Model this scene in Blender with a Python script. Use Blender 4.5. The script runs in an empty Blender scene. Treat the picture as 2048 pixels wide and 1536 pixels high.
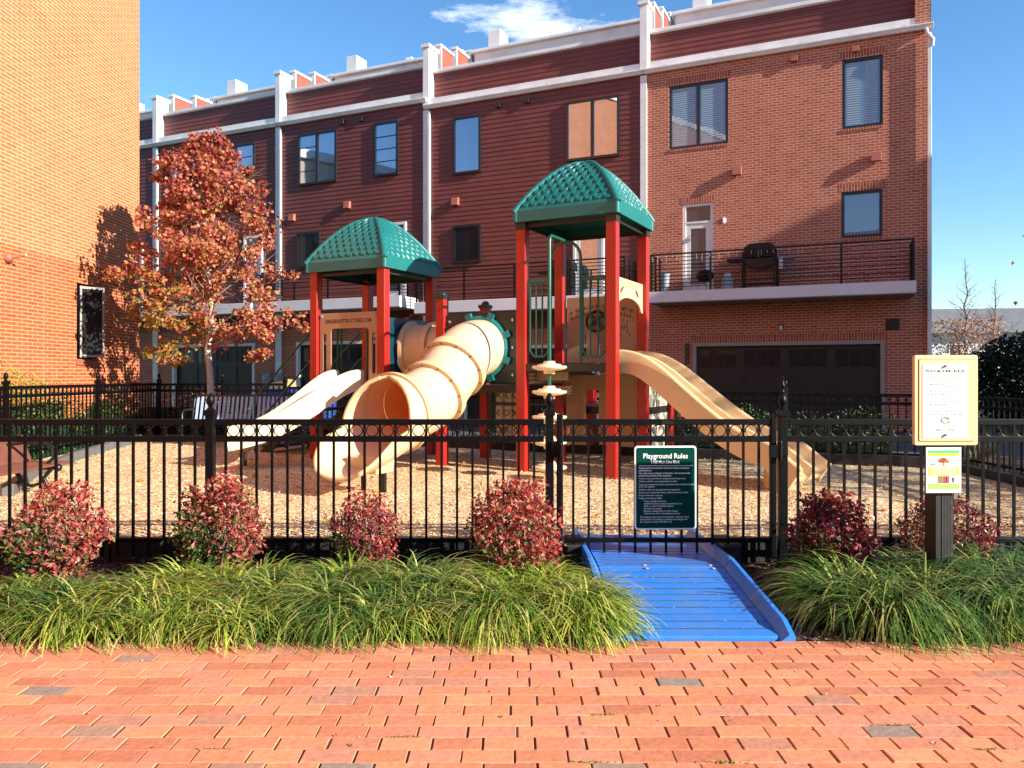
import bpy, math, random
import numpy as np
from mathutils import Vector, Matrix, Quaternion
random.seed(7); rng = np.random.default_rng(7)
R = math.radians; PI = math.pi
scene = bpy.context.scene
COL = scene.collection

# ------------------------------------------------------------------ camera
FPX, HCAM, HY = 1550.0, 1.5, 750.0          # focal length in photo pixels, eye height, horizon row
cam_d = bpy.data.cameras.new("camera")
cam_d.sensor_width = 36.0
cam_d.lens = 36.0 * FPX / 2048.0
cam_d.shift_y = (HY - 768.0) / 2048.0
cam_d.clip_start = 0.05; cam_d.clip_end = 2000
cam = bpy.data.objects.new("camera", cam_d); COL.objects.link(cam)
cam.location = (0, 0, HCAM); cam.rotation_euler = (R(90), 0, 0)
scene.camera = cam

# ------------------------------------------------------------------ light
SUN_AZ, SUN_EL = 31.5, 23.0                  # degrees behind the camera's right, elevation
S = Vector((math.cos(R(SUN_EL)) * math.cos(R(SUN_AZ)), -math.cos(R(SUN_EL)) * math.sin(R(SUN_AZ)), math.sin(R(SUN_EL))))
sun_d = bpy.data.lights.new("sun", 'SUN'); sun_d.energy = 5.0; sun_d.angle = R(0.5); sun_d.color = (1.0, 0.93, 0.82)
sun = bpy.data.objects.new("sun", sun_d); COL.objects.link(sun)
sun.rotation_euler = (-S).to_track_quat('-Z', 'Y').to_euler(); sun.location = (20, -12, 20)
scene.view_settings.view_transform = 'Standard'
scene.view_settings.look = 'None'
scene.view_settings.exposure = 1.24
scene.view_settings.gamma = 1.0

world = bpy.data.worlds.new("World"); scene.world = world
world.use_nodes = True
def build_world():
    nt = world.node_tree; nt.nodes.clear(); N = nt.nodes.new; L = nt.links.new
    out = N('ShaderNodeOutputWorld'); bg = N('ShaderNodeBackground'); bg.inputs['Strength'].default_value = 0.105
    sky = N('ShaderNodeTexSky'); sky.sky_type = 'NISHITA'; sky.sun_disc = False
    sky.sun_elevation = R(SUN_EL); sky.sun_rotation = R(90 + SUN_AZ)
    sky.air_density = 1.0; sky.dust_density = 0.0; sky.ozone_density = 3.0
    # a few wisps of real cloud in the dome
    tc = N('ShaderNodeTexCoord')
    mp = N('ShaderNodeMapping'); mp.inputs['Scale'].default_value = (5, 5, 16); mp.inputs['Rotation'].default_value = (0, R(14), 0)
    n1 = N('ShaderNodeTexNoise'); n1.inputs['Scale'].default_value = 2.2; n1.inputs['Detail'].default_value = 9; n1.inputs['Roughness'].default_value = 0.66
    L(tc.outputs['Generated'], mp.inputs['Vector']); L(mp.outputs['Vector'], n1.inputs['Vector'])
    sc_ = N('ShaderNodeVectorMath'); sc_.operation = 'MULTIPLY'; sc_.inputs[1].default_value = (1,1,2.3); dist = N('ShaderNodeVectorMath'); dist.operation = 'DISTANCE'
    c = Vector((0.036, 1.0, 0.452)).normalized(); dist.inputs[1].default_value = (c.x, c.y, c.z*2.3)
    L(tc.outputs['Generated'], sc_.inputs[0]); L(sc_.outputs[0], dist.inputs[0])
    mr = N('ShaderNodeMapRange'); mr.inputs['From Min'].default_value = 0.015; mr.inputs['From Max'].default_value = 0.17
    mr.inputs['To Min'].default_value = 0.15; mr.inputs['To Max'].default_value = -0.26
    L(dist.outputs['Value'], mr.inputs['Value'])
    hs = N('ShaderNodeHueSaturation'); hs.inputs['Saturation'].default_value = 1.18; L(sky.outputs['Color'], hs.inputs['Color'])
    ad = N('ShaderNodeMath'); ad.operation = 'ADD'; L(n1.outputs['Fac'], ad.inputs[0]); L(mr.outputs['Result'], ad.inputs[1])
    cr = N('ShaderNodeValToRGB'); cr.color_ramp.elements[0].position = 0.46; cr.color_ramp.elements[1].position = 0.80
    L(ad.outputs[0], cr.inputs['Fac'])
    mx = N('ShaderNodeMix'); mx.data_type = 'RGBA'
    L(cr.outputs['Color'], mx.inputs['Factor']); L(hs.outputs['Color'], mx.inputs['A']); mx.inputs['B'].default_value = (7.2, 7.4, 7.6, 1)
    L(mx.outputs['Result'], bg.inputs['Color']); L(bg.outputs[0], out.inputs[0])
build_world()

# ------------------------------------------------------------------ mesh helpers
class MB:
    def __init__(self): self.v = []; self.f = []
    def add(self, vs, fs):
        b = len(self.v); self.v += [tuple(p) for p in vs]; self.f += [tuple(i + b for i in f) for f in fs]; return self
    def box(self, x0, x1, y0, y1, z0, z1):
        return self.add([(x0,y0,z0),(x1,y0,z0),(x1,y1,z0),(x0,y1,z0),(x0,y0,z1),(x1,y0,z1),(x1,y1,z1),(x0,y1,z1)],
                        [(0,3,2,1),(4,5,6,7),(0,1,5,4),(1,2,6,5),(2,3,7,6),(3,0,4,7)])
    def bar(self, p0, p1, w, h, up=(0,0,1)):
        p0 = Vector(p0); p1 = Vector(p1); d = (p1 - p0).normalized(); up = Vector(up)
        if abs(d.dot(up)) > .99: up = Vector((1,0,0))
        s = d.cross(up).normalized(); u = s.cross(d).normalized(); vs = []
        for p in (p0, p1):
            for a, b in ((-1,-1),(1,-1),(1,1),(-1,1)): vs.append(p + s * (a * w / 2) + u * (b * h / 2))
        return self.add(vs, [(0,3,2,1),(4,5,6,7),(0,1,5,4),(1,2,6,5),(2,3,7,6),(3,0,4,7)][:2] + [(0,1,5,4),(1,2,6,5),(2,3,7,6),(3,0,4,7)])
    def tube(self, pts, r, n=8, caps=True):
        pts = [Vector(p) for p in pts]; k = len(pts)
        rs = r if isinstance(r, (list, tuple)) else [r] * k
        vs = []; prev = None
        for i, p in enumerate(pts):
            t = (pts[min(i+1, k-1)] - pts[max(i-1, 0)]).normalized()
            if prev is None:
                a = Vector((0,0,1)) if abs(t.z) < .9 else Vector((1,0,0)); s = t.cross(a).normalized()
            else:
                s = (prev - t * prev.dot(t)).normalized()
            prev = s; b = t.cross(s)
            for j in range(n):
                an = 2 * PI * j / n; vs.append(p + (s * math.cos(an) + b * math.sin(an)) * rs[i])
        fs = []
        for i in range(k - 1):
            for j in range(n): fs.append((i*n+j, i*n+(j+1) % n, (i+1)*n+(j+1) % n, (i+1)*n+j))
        if caps: fs.append(tuple(reversed(range(n)))); fs.append(tuple((k-1)*n + j for j in range(n)))
        return self.add(vs, fs)
    def lathe(self, prof, c=(0,0,0), n=24, axis=None):
        c = Vector(c); q = Quaternion() if axis is None else Vector((0,0,1)).rotation_difference(Vector(axis)); vs = []; fs = []
        for r, z in prof:
            for j in range(n):
                a = 2 * PI * j / n; vs.append(c + q @ Vector((r * math.cos(a), r * math.sin(a), z)))
        for i in range(len(prof) - 1):
            for j in range(n): fs.append((i*n+j, i*n+(j+1) % n, (i+1)*n+(j+1) % n, (i+1)*n+j))
        if prof[0][0] > 1e-5: fs.append(tuple(reversed(range(n))))
        if prof[-1][0] > 1e-5: fs.append(tuple((len(prof)-1)*n + j for j in range(n)))
        return self.add(vs, fs)
    def ball(self, c, r, n=12):
        m = max(5, n // 2); return self.lathe([(max(1e-6, r * math.sin(PI * i / m)), -r * math.cos(PI * i / m)) for i in range(m + 1)], c, n)
    def ring(self, c, r, w, axis='y', n=20, m=5):
        c = Vector(c); vs = []; fs = []
        for i in range(n):
            a = 2 * PI * i / n
            for j in range(m):
                b = 2 * PI * j / m; rr = r + w * math.cos(b); o = w * math.sin(b)
                p = {'y': (rr*math.cos(a), o, rr*math.sin(a)), 'x': (o, rr*math.cos(a), rr*math.sin(a)), 'z': (rr*math.cos(a), rr*math.sin(a), o)}[axis]
                vs.append(c + Vector(p))
        for i in range(n):
            for j in range(m): fs.append((i*m+j, i*m+(j+1) % m, ((i+1) % n)*m+(j+1) % m, ((i+1) % n)*m+j))
        return self.add(vs, fs)
    def prism(self, poly, a0, a1, axis='y'):
        k = len(poly)
        def P(u, w, a): return {'y': (u, a, w), 'x': (a, u, w), 'z': (u, w, a)}[axis]
        vs = [P(u, w, a0) for u, w in poly] + [P(u, w, a1) for u, w in poly]
        return self.add(vs, [tuple(range(k)), tuple(reversed(range(k, 2*k)))] + [(i, i + k, (i+1) % k + k, (i+1) % k) for i in range(k)])
    def build(self, name, mat, parent=None, smooth=None, bevel=0, fix=True):
        me = bpy.data.meshes.new(name); me.from_pydata(self.v, [], self.f)
        return mesh_obj(name, me, mat, parent, smooth, bevel, fix)

def mesh_obj(name, me, mat, parent=None, smooth=None, bevel=0, fix=False):
    import bmesh
    if fix and len(me.polygons) < 60000:
        bm = bmesh.new(); bm.from_mesh(me); bmesh.ops.recalc_face_normals(bm, faces=bm.faces); bm.to_mesh(me); bm.free()
    if smooth is not None:
        me.polygons.foreach_set('use_smooth', [True] * len(me.polygons)); me.set_sharp_from_angle(angle=R(smooth))
    me.materials.append(mat); me.update()
    o = bpy.data.objects.new(name, me); COL.objects.link(o)
    if parent is not None: o.parent = parent
    if bevel:
        b = o.modifiers.new('bevel', 'BEVEL'); b.width = bevel; b.segments = 2; b.limit_method = 'ANGLE'; b.angle_limit = R(50)
    return o

def curve_mesh(cu):
    o = bpy.data.objects.new('tmp', cu); COL.objects.link(o); bpy.context.view_layer.update()
    me = bpy.data.meshes.new_from_object(o.evaluated_get(bpy.context.evaluated_depsgraph_get()))
    bpy.data.objects.remove(o); bpy.data.curves.remove(cu); me.materials.clear(); return me

def place(o, loc, xax, yax):
    "local x -> xax, local y -> yax (in the parent's space)"
    x = Vector(xax).normalized(); y = Vector(yax).normalized(); z = x.cross(y)
    M = Matrix((x, y, z)).transposed().to_4x4(); M.translation = Vector(loc); o.matrix_local = M
    return o

def plate(name, outlines, th, mat, parent, loc, xax, yax, bevel=0.004):
    cu = bpy.data.curves.new('p', 'CURVE'); cu.dimensions = '2D'; cu.fill_mode = 'BOTH'; cu.extrude = th / 2; cu.bevel_depth = bevel; cu.bevel_resolution = 1; cu.offset = -bevel
    for ol in outlines:
        sp = cu.splines.new('POLY'); sp.points.add(len(ol) - 1); sp.use_cyclic_u = True
        for p, (u, w) in zip(sp.points, ol): p.co = (u, w, 0, 1)
    me = curve_mesh(cu)
    return place(mesh_obj(name, me, mat, parent), loc, xax, yax)

def rrect(x0, x1, y0, y1, r=0.03, n=5):
    pts = []
    for cx, cy, a0 in ((x1-r, y1-r, 0), (x0+r, y1-r, 90), (x0+r, y0+r, 180), (x1-r, y0+r, 270)):
        for i in range(n + 1):
            a = R(a0 + 90 * i / n); pts.append((cx + r * math.cos(a), cy + r * math.sin(a)))
    return pts

def text(name, lines, mat, parent, loc, xax, yax, size, align='LEFT', th=0.001, bold=0.0, space=1.0, width=None):
    cu = bpy.data.curves.new('t', 'FONT'); cu.body = lines; cu.size = size; cu.align_x = align; cu.extrude = th; cu.offset = bold; cu.space_line = space; cu.resolution_u = 2
    me = curve_mesh(cu)
    if width:
        xs = [v.co.x for v in me.vertices]; k = width / (max(xs) - min(xs)); c0 = 0 if align == 'LEFT' else (max(xs) + min(xs)) / 2
        for v in me.vertices: v.co.x = (v.co.x - c0) * k
    return place(mesh_obj(name, me, mat, parent), loc, xax, yax)

def empty(name, loc=(0,0,0), rz=0):
    o = bpy.data.objects.new(name, None); COL.objects.link(o); o.location = loc; o.rotation_euler = (0, 0, rz); o.empty_display_size = .2; return o
def tag(o, label=None, cat=None, group=None, kind=None):
    if label: o['label'] = label
    if cat: o['category'] = cat
    if group: o['group'] = group
    if kind: o['kind'] = kind
    return o
def thing(name, label, cat, loc=(0,0,0), rz=0, group=None): return tag(empty(name, loc, rz), label, cat, group)
def copy_tree(o, parent=None):
    c = o.copy(); COL.objects.link(c)
    if parent is not None: c.parent = parent
    for ch in list(o.children): copy_tree(ch, c)
    return c

# ------------------------------------------------------------------ materials
def new_mat(name):
    m = bpy.data.materials.new(name); m.use_nodes = True; nt = m.node_tree; b = nt.nodes['Principled BSDF']; return m, nt, b
def setp(b, col=None, rough=None, metal=None, spec=None):
    if col is not None: b.inputs['Base Color'].default_value = (*col, 1)
    if rough is not None: b.inputs['Roughness'].default_value = rough
    if metal is not None: b.inputs['Metallic'].default_value = metal
    if spec is not None: b.inputs['Specular IOR Level'].default_value = spec
def ramp(nt, stops):
    n = nt.nodes.new('ShaderNodeValToRGB'); e = n.color_ramp.elements
    while len(e) < len(stops): e.new(0.5)
    for el, (p, c) in zip(e, stops): el.position = p; el.color = (*c, 1)
    return n
def mat(name, col, rough=0.5, var=0.12, scale=3.0, metal=0.0, spec=0.5, bump=0.0, bscale=60, dirt=None):
    m, nt, b = new_mat(name); setp(b, col, rough, metal, spec); N = nt.nodes.new; L = nt.links.new
    tc = N('ShaderNodeTexCoord')
    if var:
        n = N('ShaderNodeTexNoise'); n.inputs['Scale'].default_value = scale; n.inputs['Detail'].default_value = 6; n.inputs['Roughness'].default_value = .65
        L(tc.outputs['Object'], n.inputs['Vector'])
        lo = tuple(c * (1 - var) for c in col); hi = tuple(min(1, c * (1 + var)) for c in col)
        r = ramp(nt, [(0.3, dirt or lo), (0.55, col), (0.75, hi)]); L(n.outputs['Fac'], r.inputs['Fac']); L(r.outputs['Color'], b.inputs['Base Color'])
        mr = N('ShaderNodeMapRange'); mr.inputs['To Min'].default_value = max(0.03, rough - .1); mr.inputs['To Max'].default_value = min(1, rough + .1)
        L(n.outputs['Fac'], mr.inputs['Value']); L(mr.outputs['Result'], b.inputs['Roughness'])
    if bump:
        n2 = N('ShaderNodeTexNoise'); n2.inputs['Scale'].default_value = bscale; n2.inputs['Detail'].default_value = 3
        L(tc.outputs['Object'], n2.inputs['Vector'])
        bp = N('ShaderNodeBump'); bp.inputs['Strength'].default_value = bump; bp.inputs['Distance'].default_value = .01
        L(n2.outputs['Fac'], bp.inputs['Height']); L(bp.outputs['Normal'], b.inputs['Normal'])
    return m
def island(name, stops, rough=0.5, spec=0.4, bump=0.0, bscale=40, fine=0.25, sss=0.0):
    "one colour per loose piece (leaf, brick, chip)"
    m, nt, b = new_mat(name); setp(b, None, rough, 0, spec); N = nt.nodes.new; L = nt.links.new
    g = N('ShaderNodeNewGeometry'); r = ramp(nt, stops); L(g.outputs['Random Per Island'], r.inputs['Fac'])
    src = r.outputs['Color']
    if fine:
        tc = N('ShaderNodeTexCoord'); n = N('ShaderNodeTexNoise'); n.inputs['Scale'].default_value = bscale; n.inputs['Detail'].default_value = 4
        L(tc.outputs['Object'], n.inputs['Vector'])
        mr = N('ShaderNodeMapRange'); mr.inputs['To Min'].default_value = 1 - fine; mr.inputs['To Max'].default_value = 1 + fine; L(n.outputs['Fac'], mr.inputs['Value'])
        vm = N('ShaderNodeVectorMath'); vm.operation = 'SCALE'; L(src, vm.inputs[0]); L(mr.outputs['Result'], vm.inputs['Scale']); src = vm.outputs['Vector']
        if bump:
            bp = N('ShaderNodeBump'); bp.inputs['Strength'].default_value = bump; bp.inputs['Distance'].default_value = .004
            L(n.outputs['Fac'], bp.inputs['Height']); L(bp.outputs['Normal'], b.inputs['Normal'])
    L(src, b.inputs['Base Color'])
    if sss:
        add = N('ShaderNodeMixShader'); add.inputs[0].default_value = sss; tr = N('ShaderNodeBsdfTranslucent'); L(src, tr.inputs['Color'])
        out = nt.nodes['Material Output']; L(b.outputs[0], add.inputs[1]); L(tr.outputs[0], add.inputs[2]); L(add.outputs[0], out.inputs['Surface'])
    return m
def brick_mat(name, axes, stops, mortar, bw, bh, joint, rough=.85, bump=.6, offset=.5, coarse=.15):
    m, nt, b = new_mat(name); setp(b, None, rough, 0, .2); N = nt.nodes.new; L = nt.links.new
    tc = N('ShaderNodeTexCoord'); sx = N('ShaderNodeSeparateXYZ'); cb = N('ShaderNodeCombineXYZ')
    L(tc.outputs['Object'], sx.inputs[0]); L(sx.outputs[axes[0]], cb.inputs['X']); L(sx.outputs[axes[1]], cb.inputs['Y'])
    bt = N('ShaderNodeTexBrick'); bt.offset = offset; bt.inputs['Scale'].default_value = 1; bt.inputs['Mortar Size'].default_value = joint; bt.inputs['Mortar Smooth'].default_value = .15
    bt.inputs['Brick Width'].default_value = bw; bt.inputs['Row Height'].default_value = bh
    bt.inputs['Color1'].default_value = (0,0,0,1); bt.inputs['Color2'].default_value = (1,1,1,1); bt.inputs['Mortar'].default_value = (.5,.5,.5,1)
    L(cb.outputs[0], bt.inputs['Vector'])
    r = ramp(nt, stops); L(bt.outputs['Color'], r.inputs['Fac'])
    n = N('ShaderNodeTexNoise'); n.inputs['Scale'].default_value = 1.3; n.inputs['Detail'].default_value = 7; n.inputs['Roughness'].default_value = .7; L(tc.outputs['Object'], n.inputs['Vector'])
    mr = N('ShaderNodeMapRange'); mr.inputs['To Min'].default_value = 1 - coarse * 1.6; mr.inputs['To Max'].default_value = 1 + coarse * 1.6; L(n.outputs['Fac'], mr.inputs['Value'])
    mx = N('ShaderNodeMix'); mx.data_type = 'RGBA'; L(bt.outputs['Fac'], mx.inputs['Factor']); L(r.outputs['Color'], mx.inputs['A']); mx.inputs['B'].default_value = (*mortar, 1)
    vm = N('ShaderNodeVectorMath'); vm.operation = 'SCALE'; L(mx.outputs['Result'], vm.inputs[0]); L(mr.outputs['Result'], vm.inputs['Scale']); L(vm.outputs['Vector'], b.inputs['Base Color'])
    n2 = N('ShaderNodeTexNoise'); n2.inputs['Scale'].default_value = 45; L(tc.outputs['Object'], n2.inputs['Vector'])
    ma = N('ShaderNodeMath'); ma.operation = 'MULTIPLY_ADD'; ma.inputs[1].default_value = -1.0; L(bt.outputs['Fac'], ma.inputs[0]); 
    mb = N('ShaderNodeMath'); mb.operation = 'MULTIPLY'; mb.inputs[1].default_value = .35; L(n2.outputs['Fac'], mb.inputs[0]); L(mb.outputs[0], ma.inputs[2])
    bp = N('ShaderNodeBump'); bp.inputs['Strength'].default_value = bump; bp.inputs['Distance'].default_value = .008; L(ma.outputs[0], bp.inputs['Height']); L(bp.outputs['Normal'], b.inputs['Normal'])
    return m
def glass_mat(name, tint, refl=.55, rough=.015):
    m, nt, b = new_mat(name); setp(b, tint, .4, 0, .3); N = nt.nodes.new; L = nt.links.new
    gl = N('ShaderNodeBsdfGlossy'); gl.inputs['Roughness'].default_value = rough; gl.inputs['Color'].default_value = (.85,.9,1,1)
    fr = N('ShaderNodeFresnel'); fr.inputs['IOR'].default_value = 1.5
    mr = N('ShaderNodeMapRange'); mr.inputs['To Min'].default_value = refl; mr.inputs['To Max'].default_value = .35 if refl < .05 else 1; L(fr.outputs[0], mr.inputs['Value'])
    mx = N('ShaderNodeMixShader'); L(mr.outputs['Result'], mx.inputs[0]); L(b.outputs[0], mx.inputs[1]); L(gl.outputs[0], mx.inputs[2])
    tc = N('ShaderNodeTexCoord'); n = N('ShaderNodeTexNoise'); n.inputs['Scale'].default_value = .9; L(tc.outputs['Object'], n.inputs['Vector'])
    bp = N('ShaderNodeBump'); bp.inputs['Strength'].default_value = .05; bp.inputs['Distance'].default_value = .05; L(n.outputs['Fac'], bp.inputs['Height']); L(bp.outputs['Normal'], gl.inputs['Normal'])
    L(mx.outputs[0], nt.nodes['Material Output'].inputs['Surface']); return m

M = {}
M['brick_red'] = brick_mat('red_brick', ('X','Z'), [(0,(.30,.080,.050)),(.3,(.37,.106,.066)),(.75,(.41,.128,.082)),(1,(.34,.105,.076))], (.56,.33,.23), .215, .0735, .0105)
M['soldier'] = brick_mat('soldier_brick', ('Z','X'), [(0,(.25,.06,.035)),(1,(.36,.10,.055))], (.50,.31,.22), .5, .0735, .009)
M['brick_light'] = brick_mat('orange_brick', ('Y','Z'), [(0,(.39,.11,.050)),(.5,(.47,.145,.065)),(1,(.43,.14,.072))], (.62,.32,.155), .30, .0677, .011)
M['brick_dark'] = brick_mat('rust_brick', ('Y','Z'), [(0,(.32,.065,.024)),(.5,(.41,.095,.032)),(1,(.36,.09,.038))], (.54,.26,.13), .30, .0677, .010)
M['brick_sill'] = mat('sill_brick', (.36,.09,.04), .85, .2, 6)
M['siding'] = mat('dark_red_siding', (.155,.035,.027), .55, .20, 1.1, bump=.15, bscale=12)
M['siding_sun'] = mat('sunlit_siding', (.30,.075,.045), .6, .12, 2)  # sun on the step sides put into a lighter siding colour
M['white'] = mat('white_trim', (.72,.71,.70), .5, .07, 1.2, dirt=(.6,.58,.56))
M['fascia'] = mat('white_fascia', (.66,.64,.66), .45, .06, .9)
M['navy'] = mat('dark_window_frame', (.010,.012,.020), .35, .1)
M['bronze'] = mat('dark_garage_door', (.018,.013,.014), .5, .25, 2.5, bump=.2, bscale=25)
M['pane'] = glass_mat('window_glass', (.03,.05,.085), .42)
M['pane_blind'] = glass_mat('window_glass_with_shutter', (.13,.19,.26), .12)
M['pane_door'] = glass_mat('door_glass', (.03,.04,.06), .04)
M['pane_dark'] = glass_mat('dark_window_glass', (.006,.007,.009), .0)
M['railing'] = mat('black_railing', (.004,.004,.005), .4, .1, spec=.3)
M['vent'] = mat('rust_vent', (.34,.10,.065), .6, .1)
M['greytrim'] = mat('beige_trim', (.30,.265,.235), .6, .08)
M['shutter'] = mat('shutter_white', (.30,.38,.46), .6, .05)
M['grey'] = mat('grey_metal', (.28,.29,.31), .45, .1)
M['red'] = mat('red_post', (.38,.013,.007), .36, .12, 2.0, bump=.05, bscale=200)
M['roof_green'] = mat('teal_roof', (.003,.125,.115), .46, .10, 3)
M['teal'] = mat('teal_plastic', (.004,.17,.17), .35, .1)
M['dkgreen'] = mat('dark_green_panel', (.002,.020,.018), .35, .12)
M['gpipe'] = mat('green_pipe', (.006,.085,.05), .3, .1)
M['tan'] = mat('tan_plastic', (.66,.46,.24), .38, .08, 2.5, bump=.03, bscale=120)
M['sunlit_tan'] = mat('sunlit_tan_plastic', (.76,.60,.39), .36, .08, 2.5)  # lighter copy of the tan plastic, sunlight put into its colour
M['shaded_tan_panel'] = mat('shaded_tan_panel', (.40,.235,.135), .45, .07, 3)  # same tan plastic as the slides, shade put into a darker colour
M['cream'] = mat('cream_panel', (.66,.56,.40), .55, .08, 5)
M['groove'] = mat('dark_groove', (.035,.022,.015), .7, .05)
M['deck'] = mat('brown_deck', (.018,.011,.009), .5, .15)
M['perf'] = brick_mat('perforated_deck', ('X','Z'), [(0,(.04,.03,.025)),(1,(.05,.035,.03))], (.45,.33,.2), .03, .03, .008, .5, .3)
M['bolt'] = mat('steel_bolt', (.55,.55,.53), .3, .1, metal=.8)
M['black'] = mat('black_aluminium', (.0025,.0025,.003), .42, .15, 8, spec=.18)
M['border'] = mat('black_recycled_border', (.012,.011,.012), .55, .3, 5, bump=.3, bscale=40)
M['border_grey'] = mat('grey_recycled_border', (.12,.115,.115), .6, .25, 3, bump=.3)
M['blue'] = mat('blue_ramp', (.026,.185,.62), .36, .24, 3.4, dirt=(.07,.20,.48))
M['sign_green'] = mat('green_sign_face', (.0,.040,.028), .6, .05, spec=.06)
M['sign_white'] = mat('sign_white', (.82,.82,.80), .45, .02)
M['sign_tan'] = mat('sign_tan_frame', (.68,.47,.24), .45, .04)
M['ink'] = mat('faint_grey_ink', (.05,.05,.05), .7, 0)
M['inkdk'] = mat('dark_ink', (.06,.06,.06), .6, 0)
M['logo'] = mat('logo_green', (.06,.17,.07), .6, 0)
M['bark'] = mat('pale_bark', (.46,.40,.33), .85, .35, 14, bump=.6, bscale=30)
M['twig'] = mat('grey_brown_twig', (.20,.15,.12), .85, .3, 6)
M['wood'] = mat('brown_bench_slat', (.16,.055,.035), .5, .25, 6, bump=.2)
M['iron'] = mat('black_iron', (.005,.006,.007), .35, .2)
M['bluegrey'] = mat('blue_grey_slat', (.30,.41,.55), .4, .12, 4)
M['bin_blue'] = mat('blue_bin', (.015,.06,.33), .45, .1)
M['card'] = mat('cardboard', (.36,.24,.13), .8, .1)
M['asphalt'] = mat('asphalt', (.06,.058,.058), .9, .25, 1.5, bump=.5, bscale=150)
M['shingle'] = mat('grey_shingle', (.16,.155,.16), .9, .25, 2.5, bump=.4, bscale=20)
M['tan_siding'] = mat('tan_siding', (.52,.42,.28), .7, .06)
M['pale_siding'] = mat('pale_blue_siding', (.55,.58,.63), .7, .05)
M['grass'] = mat('lawn', (.05,.09,.02), .9, .4, 12, bump=.8, bscale=80)
M['mulch'] = None

def tube_mat():
    m = mat('translucent_tan_plastic', (.78,.62,.40), .34, .07, 2.5); nt = m.node_tree; N = nt.nodes.new; L = nt.links.new  # tan lifted to the sunlit tone, sunlight put into the base colour
    tr = N('ShaderNodeBsdfTranslucent'); tr.inputs['Color'].default_value = (.95,.36,.03,1); mx = N('ShaderNodeMixShader'); mx.inputs[0].default_value = .26
    L(nt.nodes['Principled BSDF'].outputs[0], mx.inputs[1]); L(tr.outputs[0], mx.inputs[2]); L(mx.outputs[0], nt.nodes['Material Output'].inputs['Surface']); return m
M['tube'] = tube_mat()
def ground_mat(name, stops, vscale, bump, big=.25, rough=.95, dist=.02):
    m, nt, b = new_mat(name); setp(b, None, rough, 0, .15); N = nt.nodes.new; L = nt.links.new
    tc = N('ShaderNodeTexCoord'); v = N('ShaderNodeTexVoronoi'); v.inputs['Scale'].default_value = vscale; v.inputs['Randomness'].default_value = 1
    nz = N('ShaderNodeTexNoise'); nz.inputs['Scale'].default_value = vscale * .7; nz.inputs['Detail'].default_value = 3
    L(tc.outputs['Object'], nz.inputs['Vector'])
    vm0 = N('ShaderNodeVectorMath'); vm0.operation = 'MULTIPLY_ADD'; vm0.inputs[1].default_value = (.06,.06,.06); L(nz.outputs['Color'], vm0.inputs[0]); L(tc.outputs['Object'], vm0.inputs[2])
    L(vm0.outputs['Vector'], v.inputs['Vector'])
    sp = N('ShaderNodeSeparateColor'); L(v.outputs['Color'], sp.inputs[0]); r = ramp(nt, stops); L(sp.outputs[0], r.inputs['Fac'])
    n = N('ShaderNodeTexNoise'); n.inputs['Scale'].default_value = .9; n.inputs['Detail'].default_value = 5; L(tc.outputs['Object'], n.inputs['Vector'])
    mr = N('ShaderNodeMapRange'); mr.inputs['To Min'].default_value = 1 - big; mr.inputs['To Max'].default_value = 1 + big; L(n.outputs['Fac'], mr.inputs['Value'])
    vm = N('ShaderNodeVectorMath'); vm.operation = 'SCALE'; L(r.outputs['Color'], vm.inputs[0]); L(mr.outputs['Result'], vm.inputs['Scale']); L(vm.outputs['Vector'], b.inputs['Base Color'])
    bp = N('ShaderNodeBump'); bp.inputs['Strength'].default_value = bump; bp.inputs['Distance'].default_value = dist
    mm = N('ShaderNodeMath'); mm.operation = 'ADD'; L(sp.outputs[1], mm.inputs[0]); L(nz.outputs['Fac'], mm.inputs[1]); L(mm.outputs[0], bp.inputs['Height']); L(bp.outputs['Normal'], b.inputs['Normal'])
    return m
M['chips'] = ground_mat('wood_chip_surface', [(0,(.28,.165,.078)),(.3,(.54,.375,.20)),(.7,(.68,.50,.29)),(1,(.80,.65,.42))], 34, .8, .30)
M['mulch'] = ground_mat('dark_mulch', [(0,(.02,.012,.009)),(.5,(.06,.035,.025)),(1,(.12,.075,.05))], 30, 1.0)
M['chip'] = island('loose_chip', [(0,(.22,.125,.06)),(.25,(.46,.31,.16)),(.7,(.66,.48,.27)),(1,(.78,.63,.40))], .9, .2, fine=.2)
M['mulch_chip'] = island('loose_mulch', [(0,(.02,.012,.01)),(.6,(.07,.04,.03)),(1,(.17,.11,.08))], .9, .2)
M['paver'] = island('clay_paver', [(0,(.46,.165,.090)),(.22,(.54,.205,.105)),(.5,(.60,.265,.135)),(.7,(.54,.20,.115)),(.86,(.58,.25,.15)),(.95,(.48,.21,.13)),(.978,(.40,.21,.14)),(.985,(.30,.21,.155)),(1,(.25,.20,.16))], .85, .2, bump=.6, bscale=38, fine=.34)

# foliage colours
M['maple'] = island('maple_leaf', [(0,(.24,.045,.03)),(.3,(.46,.11,.07)),(.6,(.58,.21,.14)),(.8,(.50,.20,.06)),(.93,(.40,.24,.05)),(1,(.18,.18,.03))], .5, .35, fine=0, sss=.30)
M['maple_low'] = island('maple_leaf_low', [(0,(.40,.10,.06)),(.3,(.48,.21,.05)),(.6,(.36,.26,.05)),(1,(.14,.18,.03))], .5, .35, fine=0, sss=.30)
M['maple_top'] = island('maple_leaf_top', [(0,(.16,.028,.025)),(.5,(.34,.07,.05)),(.8,(.46,.14,.08)),(1,(.36,.16,.05))], .5, .35, fine=0, sss=.25)
M['nandina_red'] = island('red_shrub_leaf', [(0,(.16,.018,.02)),(.3,(.36,.036,.038)),(.55,(.48,.09,.075)),(.76,(.52,.20,.14)),(.90,(.32,.20,.07)),(1,(.10,.10,.03))], .4, .4, fine=0, sss=.25)
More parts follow.
